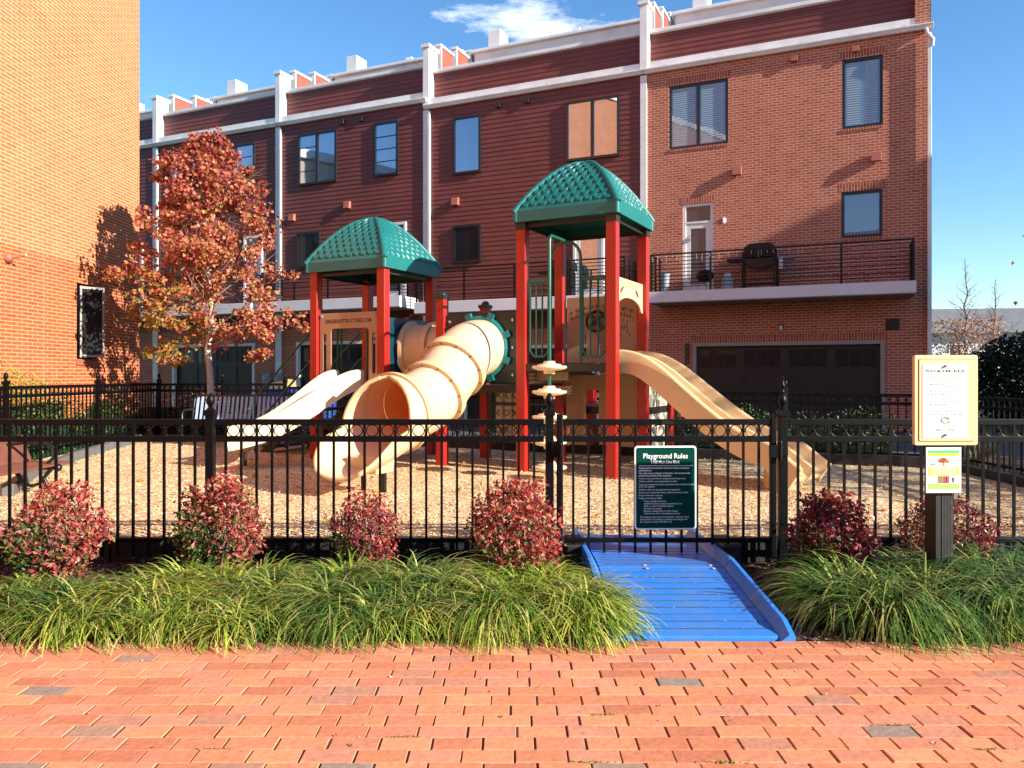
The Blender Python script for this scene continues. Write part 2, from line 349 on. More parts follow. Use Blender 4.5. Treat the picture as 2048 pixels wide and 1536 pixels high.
M['nandina_mix'] = island('mixed_shrub_leaf', [(0,(.06,.03,.015)),(.3,(.28,.05,.05)),(.55,(.40,.14,.10)),(.8,(.10,.12,.025)),(1,(.05,.09,.02))], .4, .4, fine=0, sss=.2)
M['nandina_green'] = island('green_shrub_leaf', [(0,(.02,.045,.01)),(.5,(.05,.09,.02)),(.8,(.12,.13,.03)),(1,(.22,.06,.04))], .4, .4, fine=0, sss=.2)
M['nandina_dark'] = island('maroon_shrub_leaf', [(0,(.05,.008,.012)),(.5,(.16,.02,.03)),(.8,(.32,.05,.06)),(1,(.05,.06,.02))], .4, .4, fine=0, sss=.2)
M['liriope'] = island('liriope_blade', [(0,(.05,.12,.016)),(.35,(.15,.26,.026)),(.58,(.34,.42,.05)),(.80,(.54,.55,.09)),(.90,(.62,.57,.20)),(.94,(.40,.28,.13)),(1,(.30,.19,.09))], .36, .45, fine=0, sss=.32)
M['liriope_dark'] = island('dark_liriope_blade', [(0,(.03,.085,.016)),(.5,(.09,.19,.030)),(.8,(.26,.35,.06)),(.93,(.48,.50,.15)),(.96,(.38,.28,.13)),(1,(.28,.18,.09))], .36, .45, fine=0, sss=.3)
M['boxwood'] = island('boxwood_leaf', [(0,(.015,.035,.008)),(.5,(.04,.085,.015)),(.85,(.10,.16,.03)),(1,(.20,.24,.05))], .4, .4, fine=0, sss=.15)
M['yellowbush'] = island('yellow_green_leaf', [(0,(.10,.13,.02)),(.5,(.22,.24,.03)),(.85,(.36,.30,.04)),(1,(.40,.20,.05))], .5, .3, fine=0, sss=.2)
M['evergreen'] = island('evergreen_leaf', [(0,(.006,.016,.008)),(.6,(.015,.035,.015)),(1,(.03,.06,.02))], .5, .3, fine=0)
M['rust_leaf'] = island('rust_leaf', [(0,(.28,.10,.05)),(.5,(.42,.20,.11)),(1,(.50,.32,.20))], .6, .2, fine=0, sss=.2)
M['gold_leaf'] = island('gold_leaf', [(0,(.42,.16,.02)),(.6,(.50,.26,.03)),(1,(.30,.08,.04))], .5, .3, fine=0, sss=.3)
M['dry'] = island('dry_grass', [(0,(.30,.22,.10)),(1,(.50,.40,.22))], .8, .2, fine=0)

# ------------------------------------------------------------------ foliage builders
def leaf_mesh(name, C, size, m, parent=None, asp=.42, up=None, droop=0.0):
    C = np.asarray(C, float); n = len(C); sz = np.asarray(size) * np.ones(n)
    nr = rng.normal(size=(n, 3))
    if up is not None: nr = nr * .75 + np.asarray(up)
    nr /= np.linalg.norm(nr, axis=1)[:, None] + 1e-9
    t = rng.normal(size=(n, 3)); t[:, 2] -= droop; t -= nr * (t * nr).sum(1)[:, None]; t /= np.linalg.norm(t, axis=1)[:, None] + 1e-9
    b = np.cross(nr, t); s = sz[:, None]
    v0 = C - t * s * .5; v2 = C + t * s * .5 - nr * s * .08
    v1 = C - t * s * .05 + b * s * asp * .6 + nr * s * .10; v3 = C - t * s * .05 - b * s * asp * .6 + nr * s * .10
    V = np.stack([v0, v1, v2, v3], 1).reshape(-1, 3); i = np.arange(n)[:, None] * 4
    F = np.concatenate([i + [0, 1, 2], i + [0, 2, 3]], 0)
    me = bpy.data.meshes.new(name); me.from_pydata(V.tolist(), [], F.tolist())
    return mesh_obj(name, me, m, parent)
def blades(name, base, az, length, width, lean, m, parent=None, seg=5, curl=1.0):
    "arching strap leaves: base (n,3), azimuth, length, width, starting lean from vertical"
    n = len(base); V = np.zeros((n, seg + 1, 2, 3)); p = np.array(base, float); dirh = np.stack([np.cos(az), np.sin(az), np.zeros(n)], 1); side = np.stack([-np.sin(az), np.cos(az), np.zeros(n)], 1)
    for k in range(seg + 1):
        f = k / seg; w = width * (1 - .15 * (1 - f) - .92 * max(0, f - .35) / .65) * .5
        V[:, k, 0] = p - side * w[:, None]; V[:, k, 1] = p + side * w[:, None]
        th = lean + curl * f * 1.55; step = length / seg
        p = p + dirh * (np.sin(th) * step)[:, None] + np.array([0, 0, 1]) * (np.cos(th) * step)[:, None]
    V = V.reshape(-1, 3); i = (np.arange(n) * (seg + 1) * 2)[:, None]
    F = np.concatenate([i + [2*k, 2*k+1, 2*k+3, 2*k+2] for k in range(seg)], 0)
    me = bpy.data.meshes.new(name); me.from_pydata(V.tolist(), [], F.tolist())
    o = mesh_obj(name, me, m, parent); me.polygons.foreach_set('use_smooth', [True] * len(me.polygons)); return o
def ellipsoid_pts(n, c, r, shell=.55, lump=.18, zmin=-1.0, seed=0):
    g = np.random.default_rng(seed); d = g.normal(size=(int(n * 1.6), 3)); d /= np.linalg.norm(d, axis=1)[:, None]
    d = d[d[:, 2] > zmin][:n]
    ph = g.uniform(0, 6.28, 6); L = 1 + lump * (np.sin(3*d[:,0]*2+ph[0]) * np.sin(4*d[:,1]+ph[1]) + .7*np.sin(5*d[:,2]*1.5+ph[2]+3*d[:,0]) + .5*np.sin(9*d[:,1]+ph[3]))
    rad = (shell + (1 - shell) * g.uniform(0, 1, len(d)) ** .5) * L + g.normal(0, .035, len(d))
    return np.asarray(c) + d * rad[:, None] * np.asarray(r), d, rad

# ================================================================== SETTING: ground sheets
def tagS(o): o['kind'] = 'structure'; return o
tagS(MB().add([(-400,-60,-.06),(400,-60,-.06),(400,500,-.06),(-400,500,-.06)], [(0,1,2,3)]).build('ground', M['grass'], fix=False))
tagS(MB().add([(-9.5,3.6,0),(9.5,3.6,0),(9.5,20,0),(-9.5,20,0)], [(0,1,2,3)]).build('planting_bed', M['mulch'], fix=False))
CA, SA = math.cos(R(24)), math.sin(R(24))
X0F, Y0F = (1862 - 1024) / FPX * 20.0, 20.0                      # right-hand ground corner of the row of houses
def F2W(q, o, z=0.0): return Vector((X0F + CA*q + SA*o, Y0F - SA*q + CA*o, z))
tagS(MB().add([F2W(-60,-6.3,.012), F2W(40,-6.3,.012), F2W(40,.3,.012), F2W(-60,.3,.012)], [(0,1,2,3)]).build('alley_road', M['asphalt'], fix=False))

# brick pavement: every paver is real geometry in one sheet
def pavement():
    mb = MB(); bl, bw = .208, .1045; y = 4.335; row = 0
    tone = random.Random(3)
    while y > -2.5:
        off = tone.uniform(0, bl) if row else .05
        off = (row % 2) * bl * .5 + tone.uniform(-.03, .03)
        n = 34 if y > 1.5 else 20
        for k in range(-n // 2 - (14 if y > 1.5 else 4), n // 2 + (14 if y > 1.5 else 4)):
            x = k * bl + off; gx = .0030 + tone.uniform(-.0016, .0034); gy = .0015 + tone.uniform(0, .0012)
            x0 = x + gx; x1 = x + bl - gx; y0 = y - bw + gy; y1 = y - gy
            if abs(x) > 6.5: continue
            h = tone.uniform(-.0022, .0022); tx = tone.uniform(-.0018, .0018); ty = tone.uniform(-.0012, .0012); c = .0022
            rot = tone.uniform(-.006, .006)
            def P(px, py, pz):
                cx, cy = (x0+x1)/2, (y0+y1)/2; dx, dy = px-cx, py-cy
                return (cx + dx - dy*rot, cy + dy + dx*rot, pz)
            top = [(x0+c,y0+c,h-tx-ty),(x1-c,y0+c,h+tx-ty),(x1-c,y1-c,h+tx+ty),(x0+c,y1-c,h-tx+ty)]
            mid = [(x0,y0,h-.004),(x1,y0,h-.004),(x1,y1,h-.004),(x0,y1,h-.004)]
            bot = [(x0,y0,-.03),(x1,y0,-.03),(x1,y1,-.03),(x0,y1,-.03)]
            vs = [P(*p) for p in top + mid + bot]
            mb.add(vs, [(0,1,2,3)] + [(i+4,(i+1)%4+4,(i+1)%4,i) for i in range(4)] + [(i+8,(i+1)%4+8,(i+1)%4+4,i+4) for i in range(4)])
        y -= bw; row += 1
    for i, (x, yy, z) in enumerate(mb.v): mb.v[i] = (x, yy, z + .012)
    o = mb.build('brick_pavement', M['paver'], fix=False); return tagS(o)
pavement()
tagS(MB().add([(-9,-3,.0055),(9,-3,.0055),(9,4.345,.0055),(-9,4.345,.0055)], [(0,1,2,3)]).build('joint_sand', mat('joint_sand', (.10,.062,.042), .95, .5, 9, bump=.5), fix=False))

# wood-chip play surface
def chip_z(x, y): return .07 + .008 * (y - 6.5) + .012 * max(0.0, -x)
def back_y(x): return 16.4 if x < -4.7 else 16.4 - .386 * (x + 4.7)
def chips():
    mb = MB(); nx, ny = 150, 90; g = np.random.default_rng(5)
    ph = g.uniform(0, 6.28, 8)
    for j in range(ny + 1):
        for i in range(nx + 1):
            x = -7.25 + 14.0 * i / nx; y = 6.36 + (back_y(x) - 6.45) * j / ny
            z = chip_z(x, y) + .012 * math.sin(2.1*x+ph[0]) * math.sin(1.7*y+ph[1]) + .006 * math.sin(7*x+3*y+ph[2]) * math.sin(6*y-2*x+ph[3])
            mb.v.append((x, y, z))
    for j in range(ny):
        for i in range(nx): a = j*(nx+1)+i; mb.f.append((a, a+1, a+nx+2, a+nx+1))
    tagS(mb.build('playground_surface', M['chips'], smooth=60, fix=False))
    n = 42000
    y = 6.45 + 9.0 * g.uniform(0, 1, n) ** 1.7; x = g.uniform(-1, 1, n) * np.minimum(7.0, y * .70 + .3)
    ok = np.array([yy < back_y(xx) - .2 and abs(xx) < 6.9 for xx, yy in zip(x, y)]); x, y = x[ok], y[ok]; n = len(x)
    z = np.array([chip_z(a, b) for a, b in zip(x, y)]) + g.uniform(0, .022, n)
    global rng
    leaf_mesh('loose_wood_chips', np.stack([x, y, z], 1), g.uniform(.013, .038, n), M['chip'], None, .5, up=(0, 0, 1.6))['kind'] = 'stuff'
chips()
def mulch_bits():
    g = np.random.default_rng(9); n = 7000
    x = g.uniform(-4.2, 4.6, n); y = g.uniform(4.36, 6.15, n); ok = ~((x > .5) & (x < 1.65)); x, y = x[ok], y[ok]
    leaf_mesh('mulch_pieces', np.stack([x, y, g.uniform(.004, .02, len(x))], 1), g.uniform(.015, .05, len(x)), M['mulch_chip'], None, .4, up=(0,0,1.4))['kind'] = 'stuff'
mulch_bits()

# ================================================================== the tall brick building on the left
def wall_holes(mb, u0, u1, z0, z1, holes, P, depth):
    "front plane of a wall with rectangular openings and their reveals; P(u, z, d)"
    us = sorted({u0, u1, *[h[0] for h in holes], *[h[1] for h in holes]}); zs = sorted({z0, z1, *[h[2] for h in holes], *[h[3] for h in holes]})
    us = [u for u in us if u0 <= u <= u1]; zs = [z for z in zs if z0 <= z <= z1]
    for a, b in zip(us, us[1:]):
        for c, d in zip(zs, zs[1:]):
            mu, mz = (a+b)/2, (c+d)/2
            if any(h[0] < mu < h[1] and h[2] < mz < h[3] for h in holes): continue
            mb.add([P(a,c,0),P(b,c,0),P(b,d,0),P(a,d,0)], [(0,1,2,3)])
    for a, b, c, d in holes:
        for (pa, pb) in (((a,c),(b,c)),((b,c),(b,d)),((b,d),(a,d)),((a,d),(a,c))):
            mb.add([P(*pa,0),P(*pb,0),P(*pb,depth),P(*pa,depth)], [(0,1,2,3)])

def left_building():
    XW, Y1 = -8.75, 18.2
    t = thing('brick_building', 'tall orange brick building with dark red base, its sunlit side running back at the left', 'building', (XW, Y1, 0))
    P = lambda u, z, d: (-d, u, z)
    hole = [(-2.62, -1.88, 1.82, 3.36)]
    lo = MB(); wall_holes(lo, -26, 0, -.1, 3.76, hole, P, .16)
    lo.add([(0,0,-.1),(-9,-10,-.1),(-9,-10,3.76),(0,0,3.76)], [(0,1,2,3)]); lo.build('base_wall', M['brick_dark'], t, fix=False)
    hi = MB(); hi.add([(0,-26,3.76),(0,0,3.76),(0,0,16.2),(0,-26,16.2)], [(0,1,2,3)]); hi.add([(0,0,3.76),(-9,-10,3.76),(-9,-10,16.2),(0,0,16.2)], [(0,1,2,3)])
    hi.add([(0,-26,16.2),(0,0,16.2),(-9,-10,16.2),(-9,-26,16.2)], [(0,1,2,3)]); hi.add([(0,-26,-.1),(-9,-26,-.1),(-9,-26,16.2),(0,-26,16.2)], [(0,1,2,3)]); hi.add([(-9,-10,-.1),(-9,-26,-.1),(-9,-26,16.2),(-9,-10,16.2)], [(0,1,2,3)])
    hi.build('upper_wall', M['brick_light'], t, fix=False)
    MB().box(-.3, .08, -26, .08, 16.2, 16.55).build('roof_coping', M['white'], t)
    MB().box(-.01, .004, -3.718, -3.702, -.1, 3.76).build('expansion_joint', mat('joint_sealant', (.46,.22,.11), .8, .1), t)
    w = MB().box(-.15,-.10,-2.62,-2.56,1.82,3.36).box(-.15,-.10,-1.94,-1.88,1.82,3.36).box(-.15,-.10,-2.56,-1.94,1.82,1.89).box(-.15,-.10,-2.56,-1.94,3.29,3.36).build('window', M['navy'], t)
    MB().add([(-.155,-2.62,1.82),(-.155,-1.88,1.82),(-.155,-1.88,3.36),(-.155,-2.62,3.36)], [(0,1,2,3)]).build('pane', M['pane_dark'], w, fix=False)
    sa = MB(); p0 = Vector((-.06,-2.42,0)); p1 = Vector((.21,-1.98,0)); d = (p1-p0).normalized()
    for a, b in ((p0, p0+d*.045), (p1-d*.045, p1)): sa.bar((a+b)/2+Vector((0,0,1.86)), (a+b)/2+Vector((0,0,3.32)), .045, .04, d)
    sa.bar(p0+Vector((0,0,1.89)), p1+Vector((0,0,1.89)), .04, .05); sa.bar(p0+Vector((0,0,3.29)), p1+Vector((0,0,3.29)), .04, .05)
    s = sa.build('open_sash', M['greytrim'], w); MB().bar((p0.x,p0.y,2.6), (p1.x,p1.y,2.6), .008, 1.36).build('glass', M['pane_dark'], s)
    MB().box(-.02, .03, -2.66, -1.78, 1.70, 1.815).build('window_sill', M['brick_sill'], t)
    lamp = MB().lathe([(.09,0),(.09,.03),(.075,.07),(.04,.10),(.001,.11)], (0,-4.78,3.53), 20, (1,0,0)).tube([(.09,-4.78,3.53),(.22,-4.76,3.55),(.30,-4.75,3.58)], .014, 8)
    l = lamp.build('wall_lamp', M['vent'], t, smooth=40); MB().ball((.31,-4.75,3.585), .022, 10).build('lamp_bulb', M['white'], l, smooth=60)
left_building()

# ================================================================== the row of townhouses
TH_RZ = -R(24)
def add_window(t, q0, q1, z0, z1, double=False, glass='pane', grid=0, recess=None, shutter=False, grid_side=None):
    y = -.05 if recess is None else recess
    fr = MB(); w = .075
    fr.box(q0,q0+w,y-.04,y+.05,z0,z1).box(q1-w,q1,y-.04,y+.05,z0,z1).box(q0+w,q1-w,y-.04,y+.05,z0,z0+w).box(q0+w,q1-w,y-.04,y+.05,z1-w,z1)
    if double: m = (q0+q1)/2; fr.box(m-.05,m+.05,y-.04,y+.05,z0+w,z1-w)
    o = fr.build('window', M['navy'], t)
    MB().add([(q0+.03,y,z0+.03),(q1-.03,y,z0+.03),(q1-.03,y,z1-.03),(q0+.03,y,z1-.03)], [(0,1,2,3)]).build('pane', M[glass], o, fix=False)
    if grid:
        a, b = (q0+w, (q0+q1)/2-.05) if grid_side == 'left' else (q0+w, q1-w)
        for k in range(1, grid): zz = z0 + w + (z1-z0-2*w) * k / grid; MB().box(a,b,y-.018,y-.003,zz-.012,zz+.012).build('muntin', M['navy'], o)
    if shutter:
        g = MB(); spans = [(q0+w, (q0+q1)/2-.05), ((q0+q1)/2+.05, q1-w)] if double else [(q0+w, (q0+q1)/2-.02), ((q0+q1)/2+.02, q1-w)]
        for a, b in spans:
            zz = z0 + .12
            while zz < z1 - .12:
                g.box(a+.04, b-.04, y-.0045, y-.0025, zz, zz+.030); zz += .062
        g.build('shutter_louvre', M['shutter'], o)
    return o
def lap_siding(mb, q0, q1, z0, z1, y=0.0, exp=.152):
    z = z0
    while z < z1 - 1e-4:
        zt = min(z + exp, z1); b = y - .020; a = y - .004
        mb.add([(q0,b,z),(q1,b,z),(q1,a,zt),(q0,a,zt),(q0,y,z),(q1,y,z)], [(0,1,2,3),(4,5,1,0)]); z = zt
    mb.add([(q0,y,z0),(q0,y,z1),(q0,y+.1,z1),(q0,y+.1,z0)], [(0,1,2,3)]); mb.add([(q1,y,z0),(q1,y,z1),(q1,y+.1,z1),(q1,y+.1,z0)], [(0,1,2,3)])
def balcony(t, q0, q1, z1, th, endcap=True):
    s = MB().box(q0, q1, -1.2, -.03, z1-th, z1).build('balcony_slab', M['fascia'], t, bevel=.01)
    MB().box(q0+.02, q1-.02, -1.17, -.04, z1-th-.02, z1-th-.003).build('soffit', M['greytrim'], s)
    r = MB(); zt = z1 + 1.06; n = max(2, round((q1-q0) / 1.65))
    xs = [q0+.06 + (q1-q0-.12) * k / n for k in range(n + 1)]
    for x in xs: r.box(x-.025, x+.025, -1.16, -1.11, z1, zt)
    for yy in (-.62, -.08): r.box(q0+.035, q0+.085, yy-.025, yy+.025, z1, zt); r.box(q1-.085, q1-.035, yy-.025, yy+.025, z1, zt)
    for k in range(10):
        zz = zt - .02 - k * .102; h = .022 if k == 0 else .010
        r.box(q0+.06, q1-.06, -1.15, -1.12, zz-h, zz+h)
        for x in (q0+.06, q1-.06): r.box(x-.012, x+.012, -1.10, -.03, zz-h, zz+h)
    r.build('railing', M['railing'], s)
def garage(t, q0, q1, zt, zb=0.0, front=-.02, recess=.16, trim='greytrim'):
    w = .11
    MB().box(q0,q0+w,front-.03,recess,zb,zt).box(q1-w,q1,front-.03,recess,zb,zt).box(q0+w,q1-w,front-.03,recess,zt-w,zt).build('garage_surround', M[trim], t, bevel=.008)
    a, b, top = q0+w, q1-w, zt-w; y = recess - .05
    d = MB(); d.box(a, b, y, y+.04, zb, top)
    n = 4; sw = (b-a)/n
    for k in range(n):
        x0 = a + k*sw
        d.box(x0, x0+.11, y-.022, y-.001, zb, top); d.box(x0+sw-.11, x0+sw, y-.022, y-.001, zb, top)
        for z0, z1 in ((top-.12, top), (top-.72, top-.60), (zb, zb+.14)): d.box(x0+.11, x0+sw-.11, y-.022, y-.001, z0, z1)
    g = d.build('garage_door', M['bronze'], t)
    for k in range(n):
        x0 = a + k*sw + .11; x1 = a + (k+1)*sw - .11
        MB().add([(x0,y-.004,top-.60),(x1,y-.004,top-.60),(x1,y-.004,top-.12),(x0,y-.004,top-.12)], [(0,1,2,3)]).build('door_window', M['pane_dark'], g, fix=False)
        for j in (1, 2): xx = x0 + (x1-x0)*j/3; MB().box(xx-.012, xx+.012, y-.02, y-.006, top-.60, top-.12).build('muntin', M['bronze'], g)
def patio_door(t, q0, q1, z0, z1, y=-.05, gl='pane'):
    w = .09; zt = z1 - .52
    fr = MB().box(q0,q0+w,y-.03,y+.06,z0,z1).box(q1-w,q1,y-.03,y+.06,z0,z1).box(q0+w,q1-w,y-.03,y+.06,z1-w,z1).box(q0+w,q1-w,y-.03,y+.06,zt-.06,zt).build('door', M['white'], t, bevel=.006)
    MB().add([(q0+w,y+.01,zt),(q1-w,y+.01,zt),(q1-w,y+.01,z1-w),(q0+w,y+.01,z1-w)], [(0,1,2,3)]).build('transom_pane', M[gl], fr, fix=False)
    a, b = q0+w, q1-w
    lf = MB().box(a,a+.13,y-.01,y+.03,z0,zt-.06).box(b-.13,b,y-.01,y+.03,z0,zt-.06).box(a+.13,b-.13,y-.01,y+.03,zt-.2,zt-.06).box(a+.13,b-.13,y-.01,y+.03,z0,z0+.28).build('door_leaf', M['white'], fr)
    MB().add([(a+.13,y+.008,z0+.28),(b-.13,y+.008,z0+.28),(b-.13,y+.008,zt-.2),(a+.13,y+.008,zt-.2)], [(0,1,2,3)]).build('door_pane', M[gl], fr, fix=False)
def vent_hood(t, q, z, s=.25, m='vent', dz=0.0):
    mb = MB(); h = s/2
    mb.add([(q-h,-.02,z-h),(q+h,-.02,z-h),(q+h,-.02,z+h),(q-h,-.02,z+h),(q-h,-.17,z-h),(q+h,-.17,z-h),(q+h,-.13,z+h),(q-h,-.13,z+h)],
           [(0,3,2,1),(4,5,6,7),(0,1,5,4),(1,2,6,5),(2,3,7,6),(3,0,4,7)]); mb.build('vent_hood', M[m], t, bevel=.01)
def downspout(t, q, z0, z1, y=-.10):
    MB().box(q-.05, q+.05, y, y+.075, z0, z1).build('downspout', M['white'], t, bevel=.012)

def townhouse(label, q0, q1, kind, dz, wins, door, gar, bal, vents, small, spout):
    t = thing('townhouse', label, 'townhouse', F2W(q0, 0, 0), TH_RZ, 'townhouses in the row behind the playground')
    X = lambda q: q - q0; W = q1 - q0
    if kind == 'brick':
        holes = [(X(a), X(b), c+dz, d+dz) for a, b, c, d, *_ in wins] + [(X(door[0]), X(door[1]), 3.83+dz, 6.47+dz), (X(gar[0]), X(gar[1]), -.1, gar[2])]
        wl = MB(); wall_holes(wl, 0, W, -.1, 10.45+dz, holes, lambda u, z, d: (u, d, z), .18)
        wl.add([(W,0,-.1),(W,12,-.1),(W,12,12.2),(W,0,12.2)], [(0,1,2,3)]); wl.box(W-.36, W-.003, .003, .38, 10.45+dz, 12.6)
        wl.build('brick_wall', M['brick_red'], t, fix=False)
        for a, b, c, d, *_ in wins + [(door[0], door[1], 3.83, 6.47), (gar[0], gar[1], 0, gar[2]-dz)]:
            MB().box(X(a)-.05, X(b)+.05, -.006, .05, d+dz, d+dz+.215).build('soldier_course', M['soldier'], t)
            if c > 4: MB().box(X(a), X(b), -.02, .1, c+dz-.075, c+dz-.002).build('brick_sill', M['soldier'], t)
    else:
        sd = MB(); lap_siding(sd, 0, W, 2.95+dz, 10.45+dz); sd.build('siding_wall', M['siding'], t, fix=False)
        lo = MB(); wall_holes(lo, 0, W, -.1, 2.95+dz, [(X(gar[0]), X(gar[1]), -.1, gar[2])], lambda u, z, d: (u, d, z), .18); lo.build('brick_base', M['brick_red'], t, fix=False)
    # roof-deck band, cornice, gutter
    bd = MB(); lap_siding(bd, 0, W-.02, 10.55+dz, 11.72+dz, .32); bd.build('parapet_siding', M['siding'], t, fix=False)
    MB().box(0, W, .22, .46, 11.74+dz, 11.85+dz).build('parapet_cap', M['white'], t, bevel=.01)
    MB().box(0, W, .02, .30, 10.62+dz, 10.80+dz).build('frieze_board', M['white'], t, bevel=.008)
    MB().box(.01, W-.01, .0, .30, 10.45+dz, 10.455+dz).build('deck_ledge', M['grey'], t)
    br = MB()
    for k in range(6): xx = W * (k + .5) / 6; br.box(xx-.07, xx+.07, -.02, .1, 10.46+dz, 10.62+dz)
    br.build('ledge_bracket', M['grey'], t)
    gp = [(-.02,0),(-.02,.13),(-.06,.13),(-.17,.13),(-.17,.10),(-.13,.04),(-.11,0)]
    MB().prism([(a, b + 10.42+dz) for a, b in gp], -.05, W+.05, 'x').build('gutter', M['white'], t, bevel=.006)
    # party wall with its stepped caps
    pw = MB().box(-.115, .115, -.05, .55, 10.56+dz, 12.5+dz*.4)
    pw.box(-.10,.10,-.06,.0,0,10.4+dz); pw.build('party_wall_pilaster', M['white'], t, bevel=.01)
    MB().box(-.165,.165,-.10,.62,12.5+dz*.4,12.62+dz*.4).build('pilaster_cap', M['white'], t, bevel=.01)
    st = MB(); cp = MB()
    for k, (o0, h) in enumerate(((.85, 12.85), (2.0, 13.2), (3.1, 13.5))):
        h += dz*.4; st.box(-.10, .10, o0, o0+.85, 11.0, h); cp.box(-.14, .14, o0-.10, o0+.90, h, h+.09); cp.box(-.13,.13,o0-.06,o0-.002,11.0,h)
    st.build('stepped_party_wall', M['siding_sun'], t); cp.build('step_cap', M['white'], t, bevel=.01)
    pt = MB().box(.3, W-.2, 3.0, 3.2, 11.0, 13.38+dz*.4).build('penthouse_wall', M['white'], t)
    MB().box(.2, W-.15, 2.85, 3.3, 13.382+dz*.4, 13.5+dz*.4).build('penthouse_cornice', M['white'], t, bevel=.02)
    MB().box(.85, 1.35, 3.0, 3.7, 13.505+dz*.4, 14.15+dz*.4).build('chimney', M['white'], t, bevel=.02)
    rv = MB(); rv.tube([(.0,0,11.0),(0,0,13.6+dz*.4)], .06, 8); rv.box(-.13,.13,-.13,.13,13.6+dz*.4,13.78+dz*.4); o = rv.build('roof_vent', M['white'], t); o.location = (W*.55, 3.6, .1)
    for i, (a, b, c, d, dbl, gl, *ex) in enumerate(wins):
        opt = ex[0] if ex else {}
        add_window(t, X(a), X(b), c+dz, d+dz, dbl, gl, recess=.06 if kind == 'brick' else None, **opt)
    if door: patio_door(t, X(door[0]), X(door[1]), 3.84+dz, 6.47+dz, .05 if kind == 'brick' else -.05, 'pane_door' if kind == 'brick' else 'pane')
    garage(t, X(gar[0]), X(gar[1]), gar[2], trim=gar[3])
    balcony(t, X(bal[0]), X(bal[1]), 3.83+dz, .30 if kind == 'brick' else .36)
    for q, z in vents: vent_hood(t, X(q), z+dz)
    for q, z in small:
        MB().box(X(q)-.09, X(q)+.09, -.10, 0, z+dz-.08, z+dz+.08).build('soffit_vent', M['bronze' if kind != 'brick' else 'vent'], t, bevel=.008)
    if spout: downspout(t, X(spout), .1, 10.35+dz)
    MB().box(0, W, 3.25, 12, 11.0, 11.05).box(0, W, .5, 12, 10.0, 10.9).build('roof', M['grey'], t)
    return t

SH = {'shutter': True}
u1 = townhouse('red brick end townhouse with a grill on its balcony', -7.54, 0.0, 'brick', 0.0,
    [(-6.79,-5.10,8.11,9.97,True,'pane_blind',SH), (-2.11,-1.12,8.11,9.97,False,'pane_blind',SH), (-2.13,-1.13,5.18,6.42,False,'pane_blind')],
    (-6.39,-5.51), (-6.10,-1.07,2.43,'greytrim'), (-7.1,-.41), [(-4.84,7.27),(-1.28,7.26)], [(-3.32,10.2),(-1.78,10.2)], None)
downspout(u1, 7.50, .1, 10.3, -.12)
MB().tube([(7.42,-.12,10.42),(7.45,-.14,10.28),(7.58,-.12,10.12),(7.56,-.09,9.95)], .045, 8).build('gutter_elbow', M['white'], u1, smooth=50)
X = lambda q: q + 7.54
lv = MB().box(X(-1.05),X(-.73),-.035,0,2.68,2.98)
for k in range(5): lv.box(X(-1.02),X(-.76),-.055,-.036,2.71+k*.052,2.735+k*.052)
lv.build('louvre_vent', M['bronze'], u1)
def jar_lamp(t, q, z, m):
    o = MB().box(q-.05,q+.05,-.02,0,z-.06,z+.06).tube([(q,-.02,z+.03),(q,-.10,z+.05),(q,-.12,z)], .012, 6).build('wall_lamp', M[m], t)
    MB().lathe([(.025,.04),(.04,-.02),(.035,-.08),(.015,-.09)], (q,-.12,z-.03), 12).build('lamp_glass', M['sign_white'], o, smooth=40)
jar_lamp(u1, X(-5.2), 5.92, 'white'); jar_lamp(u1, X(-3.66), 2.86, 'bronze')
pl = MB().box(X(-6.32),X(-6.20),-.02,.0,1.82,2.42).build('number_plaque', M['bronze'], u1)
for k, d in enumerate('1110'): text('digit', d, M['greytrim'], pl, (X(-6.26), -.023, 2.27-k*.14), (1,0,0), (0,0,1), .13, 'CENTER')
MB().box(X(-6.75),X(-6.6),-.02,0,2.72,2.82).build('wall_box', M['grey'], u1)

townhouse('dark red sided townhouse next to the brick end house, behind the taller play tower', -14.99, -7.54, 'siding', 0.0,
    [(-13.94,-12.92,8.11,9.99,False,'pane'), (-9.98,-8.27,8.10,9.95,True,'pane'), (-13.94,-12.92,5.18,6.41,False,'pane_dark')],
    (-9.75,-8.75), (-13.6,-8.9,2.45,'white'), (-14.75,-7.75), [(-13.85,7.22)], [(-12.3,10.2),(-11.3,10.2)], -14.85)
townhouse('dark red sided townhouse behind the smaller play tower', -21.29, -14.99, 'siding', .25,
    [(-20.34,-18.63,8.13,9.98,True,'pane',{'grid':4,'grid_side':'left'}), (-17.05,-16.07,8.11,9.97,False,'pane',{'grid':4}), (-20.39,-19.36,5.14,6.40,False,'pane_dark')],
    (-16.65,-15.75), (-20.45,-16.0,2.70,'white'), (-21.1,-15.28), [(-18.16,7.24),(-20.6,7.0)], [(-18.4,10.2),(-17.6,10.2)], -21.15)
townhouse('dark red sided townhouse behind the maple tree', -27.55, -21.29, 'siding', .25,
    [(-26.67,-24.97,8.13,9.98,True,'pane',{'grid':4,'grid_side':'left'}), (-23.33,-22.36,8.11,9.97,False,'pane',{'grid':4}), (-26.67,-25.6,5.14,6.40,False,'pane_dark')],
    (-22.9,-22.0), (-26.6,-22.4,2.70,'white'), (-27.3,-21.5), [(-24.4,7.24)], [(-24.8,10.2),(-24.0,10.2)], -27.4)
townhouse('dark red sided townhouse at the far left end, mostly hidden by the orange building', -33.8, -27.55, 'siding', .25,
    [(-32.9,-31.2,8.13,9.98,True,'pane',{'grid':4,'grid_side':'left'}), (-29.6,-28.6,8.11,9.97,False,'pane',{'grid':4})],
    (-29.1,-28.2), (-32.8,-28.6,2.70,'white'), (-33.5,-27.75), [(-28.3,7.3)], [], -33.6)

